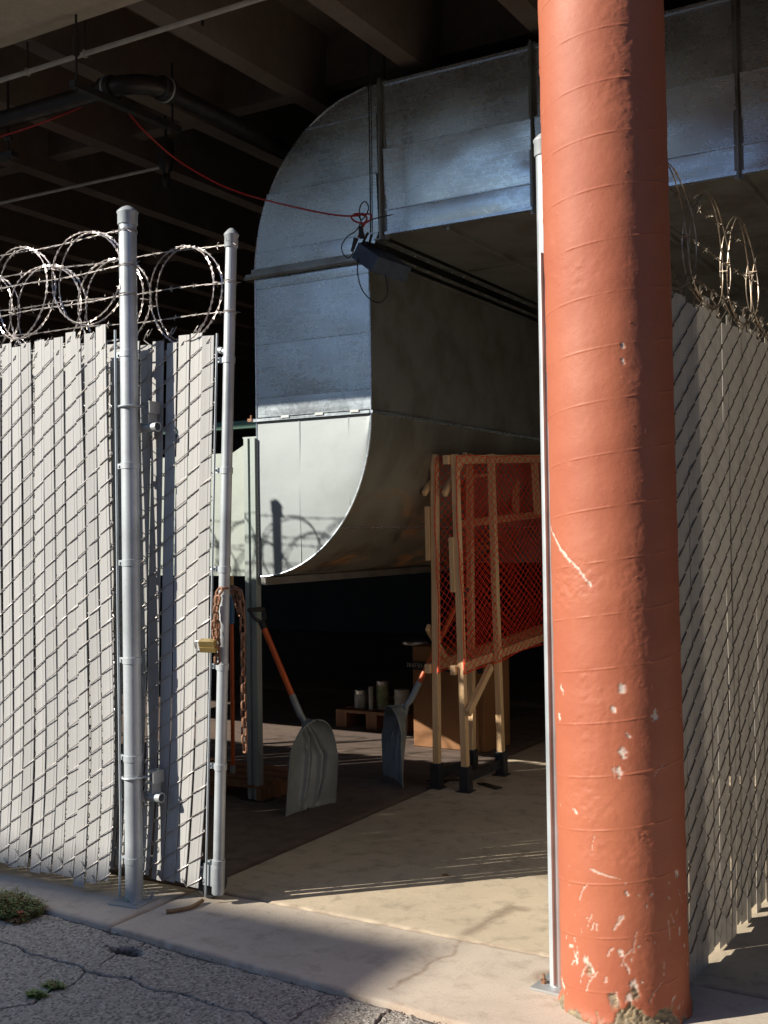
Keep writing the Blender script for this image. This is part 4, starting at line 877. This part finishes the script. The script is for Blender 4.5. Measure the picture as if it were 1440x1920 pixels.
pL, pR = at(537, 1530, Z=0), at(624, 1506, Z=0); bs = (pL+pR)/2; Wv = (pR-pL).normalized(); nk = at(567, 1350, Y=bs.y+.02); tpv = at(478, 1137, Y=5.20)
shovel('shovel', 'grey scoop shovel facing forward with an orange handle, leaning on the support post', bs, Wv, (nk-bs).normalized(), Vector((.95, -.25, .1)), nk, tpv, 1)
b2 = at(758, 1478, Z=0)+Vector((-.74, .67, 0))*.19; n2_ = at(766, 1322, Y=b2.y+.0); t2_ = at(872, 1100, Y=b2.y+.28)
shovel('shovel', 'second grey scoop shovel turned sideways, its orange handle leaning on the netted frame', b2+Vector((.0, .0, .004)), Vector((-.74, .67, 0)), (n2_-b2).normalized(), Vector((-.66, -.75, .0)), n2_, t2_, 2)
# long handled tool behind the chain
tb = at(437, 1468, Z=.03); tt_ = at(433, 985, Y=tb.y-.06)
tool = thing('broom_handle', 'upright long tool with orange shaft and blue collar standing behind the gate post', 'tool', tb)
dv = (tt_-tb); f_ = lambda a: tb+dv*a
b = MB(); b.tube([f_(.06), f_(.64)], .0125, 12); b.obj('shaft', M['orange'], tool, True)
b = MB(); b.tube([f_(.62), f_(.77)], .018, 12); b.obj('collar', M['blue'], tool, True)
b = MB(); b.tube([f_(.76), f_(.9), f_(1)], [.014, .013, .008], 12); b.obj('wooden_end', M['pine'], tool, True)
b = MB(); b.tube([f_(0), f_(.07)], [.013, .016], 12); b.obj('ferrule', M['galv_dull'], tool, True)
pk = thing('wooden_pallet', 'low wooden pallet on the floor behind the support post', 'pallet', at(470, 1478, Z=0))
a_, b_ = at(415, 1468, Z=.09), at(522, 1463, Z=.09)
for k in range(4): q = MB(); y_ = a_.y+.02+k*.14; q.box((a_.x-.5, y_, .075), (b_.x, y_+.09, .092)); q.obj('plank', M['pine_dark'], pk)
for k in range(3): q = MB(); x_ = a_.x-.48+k*((b_.x-a_.x+.5)/2-.02); q.box((x_, a_.y+.02, 0), (x_+.04, a_.y+.53, .075)); q.obj('bearer', M['pine_dark'], pk)

# ---------------------------------------------------------------- netted barricade frames
def frame(label, f0, f1, t0, t1, xr, ylen, extra, brace_low):
    """f0,f1 feet of near and rear leg; t0,t1 their tops"""
    r_ = thing('barricade', label, 'barricade', f0, 'netted timber barricades beside the duct')
    sw = .040
    def beam_(a, b__, w=.038, h=.036, up=(1, 0, 0)):
        a = Vector(a); b__ = Vector(b__); L = (b__-a).length; m_ = MB(); m_.box((-w/2, -h/2, 0), (w/2, h/2, L)); me_ = m_.mesh('beam', M['pine'])
        o = bpy.data.objects.new('beam', me_); link(o, r_, a); z_ = (b__-a).normalized(); x_ = Vector(up); x_ = (x_-z_*x_.dot(z_)).normalized(); y_ = z_.cross(x_)
        o.rotation_euler = Matrix((x_, y_, z_)).transposed().to_euler(); bevel(o, .002, 1); return o
    f0, f1, t0, t1 = map(Vector, (f0, f1, t0, t1))
    for a, t_ in ((f0, t0), (f1, t1)): o = beam_(a+Vector((0, 0, .02)), t_, .040, .042); o.name = 'leg'
    rise = .055; zt_ = t0.z; zb_ = BZ; ye = f0.y+ylen
    def col_at(y, z):                                    # x on the frame plane
        k_ = (z)/t0.z; return f0.x+(t0.x-f0.x)*k_
    def rail(z, y0, y1, nm, h=.055):
        a = Vector((col_at(y0, z)+.0, y0, z+rise*(y0-f0.y))); b__ = Vector((col_at(y1, z), y1, z+rise*(y1-f0.y))); off = Vector((-.041, 0, 0))
        o = beam_(a+off, b__+off, .036, h); o.name = nm
    rail(zt_-.03, f0.y-.05, ye, 'rail'); rail(zb_+.02, f0.y-.045, ye, 'rail')
    for (z, y0) in extra: rail(z, y0, ye, 'rail', .05)
    ys_ = f0.y+1.32; o = beam_((col_at(0, 1)-.041, ys_, 1.60+.07), (col_at(0, 1.9)-.041, ys_, zt_+.01), .036, .05); o.name = 'stud'
    o = beam_((col_at(0, zb_)-.041, ye-.03, zb_+.1), (col_at(0, zt_)-.041, ye-.03, zt_+.08), .036, .05); o.name = 'stud'
    o = beam_((t0.x-.045, f0.y-.06, zt_-.24), (t0.x-.045, f0.y+.24, zt_+.015), .022, .04); o.name = 'brace'
    if brace_low == 'in': o = beam_((f0.x-.04, f0.y-.02, zb_+.27), (f0.x-.04, f0.y+.27, zb_-.005), .022, .045)
    else: o = beam_((f0.x+.035, f0.y-.03, .47), (f0.x+.035, f0.y+.30, zb_+.01), .030, .045)
    o.name = 'brace'
    o = beam_((t0.x*.5+f0.x*.5-.036, f0.y-.012, 1.19 if brace_low != 'in' else 1.38), (t0.x*.6+f0.x*.4-.038, f0.y-.015, 1.52 if brace_low != 'in' else 1.71), .030, .035); o.name = 'splice_block'
    # netting: diamond mesh hung over the outer face
    nb = MB(); cell = .085; ch_ = .052; y0, y1 = f0.y-.035, ye; rn3 = random.Random(int(f0.x*-1000)); nyc = int((y1-y0)/cell); nzc = int((zt_-zb_)/ch_)
    def npnt(i, j):
        y = y0+i*cell/2; z = zb_+j*ch_/2; x_ = col_at(y, z)+.026+.010*math.sin(i*.21+j*.13)-(.006*math.sin(i*.05))
        return Vector((x_, y+.006*math.sin(j*.5+i*.3), z+rise*(y-f0.y)+.006*math.sin(i*.37)))
    NI, NJ = nyc*2, nzc*2
    for st_ in range(0, NI+NJ, 2):                        # diagonals rising and falling
        for dr in (1, -1):
            pts = []; i_, j_ = (st_-NJ, 0) if dr == 1 else (st_-NJ, NJ)
            while i_ <= NI and 0 <= j_ <= NJ:
                if i_ >= 0: pts.append(npnt(i_, j_))
                i_ += 1; j_ += dr
            if len(pts) > 1: nb.tube(pts, .0024, 3, caps=False)
    for j_ in (0, NJ): nb.tube([npnt(i, j_)+Vector((.002, 0, 0)) for i in range(0, NI+1, 2)], .0034, 4)
    nb.tube([npnt(0, j) for j in range(0, NJ+1, 2)], .0028, 4)
    nb.obj('netting', M['net'], r_)
    for (a) in (f0, f1):
        q = MB(); q.box((a.x-.030, a.y-.034, .004), (a.x+.030, a.y+.034, .15)); q.box((a.x-.05, a.y-.05, 0), (a.x+.045, a.y+.045, .006)); bevel(q.obj('foot', M['foot'], r_), .003)
    q = MB(); q.bar((f0.x, f0.y+.035, .075), (f1.x, f1.y-.035, .075), .02, .05); q.obj('foot_bar', M['foot'], r_)
    return r_
fB0, fB1 = at(874, 1484, Z=0), at(941, 1453, Z=0); fA0, fA1 = at(820, 1477, Z=0), at(890, 1449, Z=0)
fB1.x = fB0.x; fA1.x = fA0.x
BZ = at(868, 1262, Y=fB0.y).z
tB0, tA0 = at(853, 852, Y=fB0.y), at(815, 852, Y=fA0.y)
tB1 = Vector((tB0.x, fB1.y, tB0.z+.03)); tA1 = Vector((tA0.x, fA1.y, tA0.z+.03))
frame('front timber barricade frame with red net, on charcoal feet nearest the column', fB0, fB1, tB0, tB1, 0, 2.1, (), 'out')
frame('rear timber barricade frame with red net, on charcoal feet nearest the sideways shovel', fA0, fA1, tA0, tA1, 0, 2.1, ((1.90, fA0.y+.45), (1.58, fA0.y+.45)), 'in')
fs = MB(); a, b_ = at(800, 1462, Z=.006), at(865, 1462, Z=.006); fs.bar(a, b_, .04, .006)
tag(fs.obj('floor_strap', M['dark_steel'], None, False, a), 'flat dark steel strap on the floor at the foot of the rear barricade', 'strap')
fs = MB(); a, b_ = at(900, 1468, Z=.006), at(936, 1478, Z=.006); fs.bar(a, b_, .05, .006)
tag(fs.obj('floor_strap', M['dark_steel'], None, False, a), 'flat dark steel strap on the floor just right of the front barricade foot', 'strap')

# ---------------------------------------------------------------- cardboard box, cans, pallet at the back
cA, cB, cC = at(757, 1406, Z=0), at(909, 1412, Z=0), at(957, 1397, Z=0)
bx = thing('cardboard_box', 'large brown cardboard box with a dark printed band, behind the barricades', 'box', cB)
H_ = at(800, 1217, Y=cA.y).z; cA.y = cB.y+.0; cD = cA+(cC-cB)
b = MB(); lo = [cA, cB, cC, cD]; v = [(p.x, p.y, .004) for p in lo]+[(p.x, p.y, H_) for p in lo]; b.add(v, [(0,3,2,1),(0,1,5,4),(1,2,6,5),(2,3,7,6),(3,0,4,7),(4,5,6,7)]); bevel(b.obj('carton', M['card'], bx), .004)
z1_, z0_ = at(800, 1240, Y=cB.y).z, at(800, 1257, Y=cB.y).z
b = MB(); b.box((cA.x+.002, cB.y-.003, z0_), (cB.x-.002, cB.y-.0005, z1_)); bd_ = b.obj('printed_band', M['card_print'], bx)
strokes = {'F': [((0,0),(0,1)),((0,1),(.6,1)),((0,.5),(.5,.5))], 'B': [((0,0),(0,1)),((0,1),(.5,.95)),((.5,.95),(.5,.55)),((.5,.5),(0,.5)),((.55,.5),(.55,.05)),((0,0),(.55,.05))], 'H': [((0,0),(0,1)),((.6,0),(.6,1)),((0,.5),(.6,.5))], 'R': [((0,0),(0,1)),((0,1),(.5,1)),((.5,1),(.5,.5)),((.5,.5),(0,.5)),((.25,.5),(.6,0))], 'E': [((0,0),(0,1)),((0,1),(.6,1)),((0,.5),(.5,.5)),((0,0),(.6,0))], 'A': [((0,0),(.3,1)),((.3,1),(.6,0)),((.1,.4),(.5,.4))], '7': [((0,1),(.6,1)),((.6,1),(.2,0))]}
b = MB(); x_ = at(763, 1250, Y=cB.y).x; hh = (z1_-z0_)*.42; zb0 = (z0_+z1_)/2-hh/2
for c_ in '7RHFBA':
    for (p, q) in strokes[c_]: b.bar((x_+p[0]*hh*.8, cB.y-.0042, zb0+p[1]*hh), (x_+q[0]*hh*.8, cB.y-.0042, zb0+q[1]*hh), .001, .004, (0, 0, 1) if p[0] != q[0] else (1, 0, 0))
    x_ += hh*.85
b.obj('lettering', M['ink'], bd_)
b = MB(); b.bar((cB.x-.06, cB.y-.018, .005), (cB.x-.075, cB.y-.012, .62), .055, .008, (0, 1, 0)); b.obj('folded_flap', M['card'], bx)
p0 = at(630, 1362, Z=0); p1_ = at(727, 1358, Z=0)
pl = thing('wooden_pallet', 'reddish wooden pallet in the dark at the back, carrying the paint cans', 'pallet', p0)
zt_ = at(660, 1332, Y=p0.y).z; x0, x1 = p0.x, at(765, 1350, Y=p0.y).x
for k in range(5): q = MB(); y_ = p0.y+k*.16; q.box((x0, y_, zt_-.022), (x1, y_+.11, zt_)); q.obj('plank', M['pine_dark'], pl)
for k in range(3): q = MB(); x_ = x0+k*((x1-x0)/2-.05); q.box((x_, p0.y, 0), (x_+.10, p0.y+.75, zt_-.0225)); q.obj('bearer', M['pine_dark'], pl)
def can(px0, px1, pyt, name, label, mat, wrap=None, handle=False, cat='can', dy=.10, grp=None):
    Yc = p0.y+dy; a, b_ = at(px0, 1320, Y=Yc), at(px1, 1320, Y=Yc); r = (b_.x-a.x)/2*.82; c_ = ((a.x+b_.x)/2, Yc+r, 0); zt2 = at((px0+px1)/2, pyt, Y=Yc).z
    o = thing(name, label, cat, (c_[0], c_[1], zt_), grp); m_ = MB(); m_.lathe([(r, zt_+.001), (r*1.02, zt_+.004), (r, zt_+.009), (r, zt2-.008), (r*1.03, zt2-.004), (r*1.02, zt2), (r*.85, zt2-.003), (.01, zt2-.003)], c_, 28); m_.obj('body', M[mat], o, True)
    if wrap: w_ = MB(); w_.lathe([(r+.0015, zt_+.018), (r+.0015, zt2-.03)], c_, 28); w_.obj('label_wrap', M[wrap], o, True)
    if handle: w_ = MB(); w_.tube([(c_[0]+(r+.005)*math.cos(a_), c_[1]-(r+.005)*abs(math.sin(a_))*1, zt2-.04-.05*math.sin(a_)) for a_ in np.linspace(0, PI, 16)], .0025, 6); w_.obj('wire_handle', M['galv_dull'], o, True)
can(658, 684, 1295, 'paint_can', 'pale grey paint can, leftmost on the back pallet', 'tin', 'paper')
can(700, 724, 1278, 'glass_jar', 'tall dark can with a green and white label between the two paler tins', 'tin', 'greenlabel')
can(732, 762, 1294, 'plastic_bucket', 'white bucket with a wire handle beside the cardboard box', 'bucket', None, True, 'bucket')
can(689, 698, 1288, 'spray_can', 'slim grey spray can standing left of the green labelled can', 'paper', None, False, 'spray can', .06)
q = at(778, 1199, Y=cB.y+.12); b = MB(); b.lathe([(.09, 0), (.095, .006), (.095, .02), (.06, .03), (.001, .031)], (q.x, q.y, H_+.001), 28)
tag(b.obj('pan_lid', M['tin'], None, True, (q.x, q.y, H_)), 'shiny round metal lid lying on top of the cardboard box', 'lid')

# ---------------------------------------------------------------- weeds, stick, litter
def weed(name, label, cpx, n, spread, hgt, dry=.2, seed=1, zc=RZ):
    rn4 = random.Random(seed); c_ = at(*cpx, Z=zc); r_ = thing(name, label, 'plant', (c_.x, c_.y, zc))
    A_, B_ = MB(), MB(); st_ = MB()
    for k in range(n):
        a = rn4.uniform(0, 2*PI); rr = spread*math.sqrt(rn4.random()); bx_, by_ = c_.x+rr*math.cos(a)*1.5, c_.y+rr*math.sin(a)*.8; hh_ = hgt*rn4.uniform(.4, 1)*(1-.5*rr/spread); lean = Vector((rn4.uniform(-1, 1)*.7, rn4.uniform(-1, 1)*.7, 1)).normalized()*hh_
        tgt = B_ if rn4.random() < dry else A_; st_.tube([(bx_, by_, zc-.003), Vector((bx_, by_, zc))+lean], [.0012, .0006], 3)
        for q in range(9):
            p = Vector((bx_, by_, zc))+lean*(q/8*.9+.1); an = rn4.uniform(0, 2*PI); d = Vector((math.cos(an), math.sin(an), rn4.uniform(-.1, .7))).normalized(); s_ = Vector((-d.y, d.x, 0))*.22; L = rn4.uniform(.011, .024)
            tgt.add([p, p+(d*.5+s_)*L, p+d*L, p+(d*.5-s_)*L+Vector((0, 0, .001))], [(0, 1, 2, 3)])
    for mb, mt, nm in ((A_, 'leaf', 'leaves'), (B_, 'leaf_dry', 'dry_leaves'), (st_, 'leaf_dry', 'stems')):
        if mb.v: o = mb.obj(nm, M[mt], r_); o['kind'] = 'stuff'
    return r_
weed('weed_clump', 'clump of green and reddish weeds at the fence foot on the left edge', (8, 1708), 620, .135, .105, .22, 2)
weed('weed_clump', 'small dry weed tuft just below the large green clump', (30, 1728), 40, .035, .025, .7, 3)
weed('weed_clump', 'small green weed growing in the asphalt crack, lower of the two', (68, 1868), 46, .022, .028, .03, 4)
weed('weed_clump', 'small green weed growing in the asphalt crack, upper of the two', (100, 1852), 50, .028, .024, .12, 5)
weed('weed_clump', 'tiny weed sprig at the base plate of the tall fence post', (246, 1688), 9, .012, .03, .2, 6, .009)
p_ = at(40, 1712, Z=.03); b = MB()
for k in range(4): a = k*1.6; b.add([p_, p_+Vector((.010*math.cos(a), .010*math.sin(a), .005)), p_+Vector((.017*math.cos(a+.5), .017*math.sin(a+.5), .008)), p_+Vector((.010*math.cos(a+1), .010*math.sin(a+1), .004))], [(0, 1, 2, 3)])
tag(b.obj('petal', M['petal'], None, False, p_), 'small red petal caught in the weeds at the left', 'petal')
sp_ = smooth_path([at(312, 1709, Z=.012), at(335, 1706, Z=.012), at(360, 1700, Z=.012), at(381, 1688, Z=.014)]); b = MB(); b.tube(sp_, [.013]+[.009]*(len(sp_)-2)+[.005], 8)
tag(b.obj('stick', M['stick'], None, True, sp_[0]), 'short brown stick on the pavement under the gate wheel', 'stick')
lf = [(835, 1641, .022), (1000, 1560, .008), (560, 1612, .01), (790, 1534, .012), (1035, 1816, .006), (690, 1545, .006), (905, 1570, .007), (760, 1600, .006), (1060, 1890, .005)]
for k, (a_, c_, s_) in enumerate(lf):
    p = at(a_, c_, Z=.004); b = MB(); an = k*1.3; u_, v_ = Vector((math.cos(an), math.sin(an), 0))*s_, Vector((-math.sin(an), math.cos(an), 0))*s_*.5
    b.add([p-u_, p+v_+Vector((0, 0, s_*.3)), p+u_, p-v_], [(0, 1, 2), (0, 2, 3)])
    if k == 0: tag(b.obj('dry_leaf', M['leaf_dry'], None, False, p), 'curled orange brown leaf on the floor at the edge of the shadow', 'leaf')
    else: tag(b.obj('dry_leaf', M['leaf_dry'], None, False, p), ('', 'tiny leaf scrap on the shaded floor just left of the pale latch post', 'leaf scrap on the shaded floor near the gate end post',
        'largest dark leaf scrap, on the floor in front of the sideways shovel', 'crumb of leaf beside the pale latch post, near its base plate', 'leaf scrap on the floor between the two shovels, near the slab joint',
        'leaf scrap in the middle of the shaded floor, in front of the barricade feet', 'small leaf scrap left of the middle of the shaded floor', 'leaf crumb at the very foot of the red column')[k], 'leaf', 'leaf scraps on the concrete')
db = MB(); rn5 = random.Random(9)
for k in range(420):
    x_ = rn5.uniform(-4.6, -1.0); e_ = abs(rn5.gauss(0, .05)); y_ = edgeY(x_)-e_-.004; s_ = rn5.uniform(.0015, .005); a = rn5.uniform(0, 6)
    z_ = RZ+.001; db.add([(x_+s_*math.cos(a+q*2.1), y_+s_*math.sin(a+q*2.1), z_) for q in range(3)]+[(x_, y_, z_+s_*.9)], [(0, 1, 3), (1, 2, 3), (2, 0, 3)])
for k in range(300):
    x_ = rn5.uniform(-4.6, -1.2); y_ = rn5.uniform(2.4, 3.25); s_ = rn5.uniform(.0015, .004); a = rn5.uniform(0, 6); z_ = RZ+.001
    db.add([(x_+s_*math.cos(a+q*2.1), y_+s_*math.sin(a+q*2.1), z_) for q in range(3)]+[(x_, y_, z_+s_*.9)], [(0, 1, 3), (1, 2, 3), (2, 0, 3)])
o = db.obj('gravel', M['dirt']); o['kind'] = 'stuff'; o['label'] = 'loose grit along the road edge'
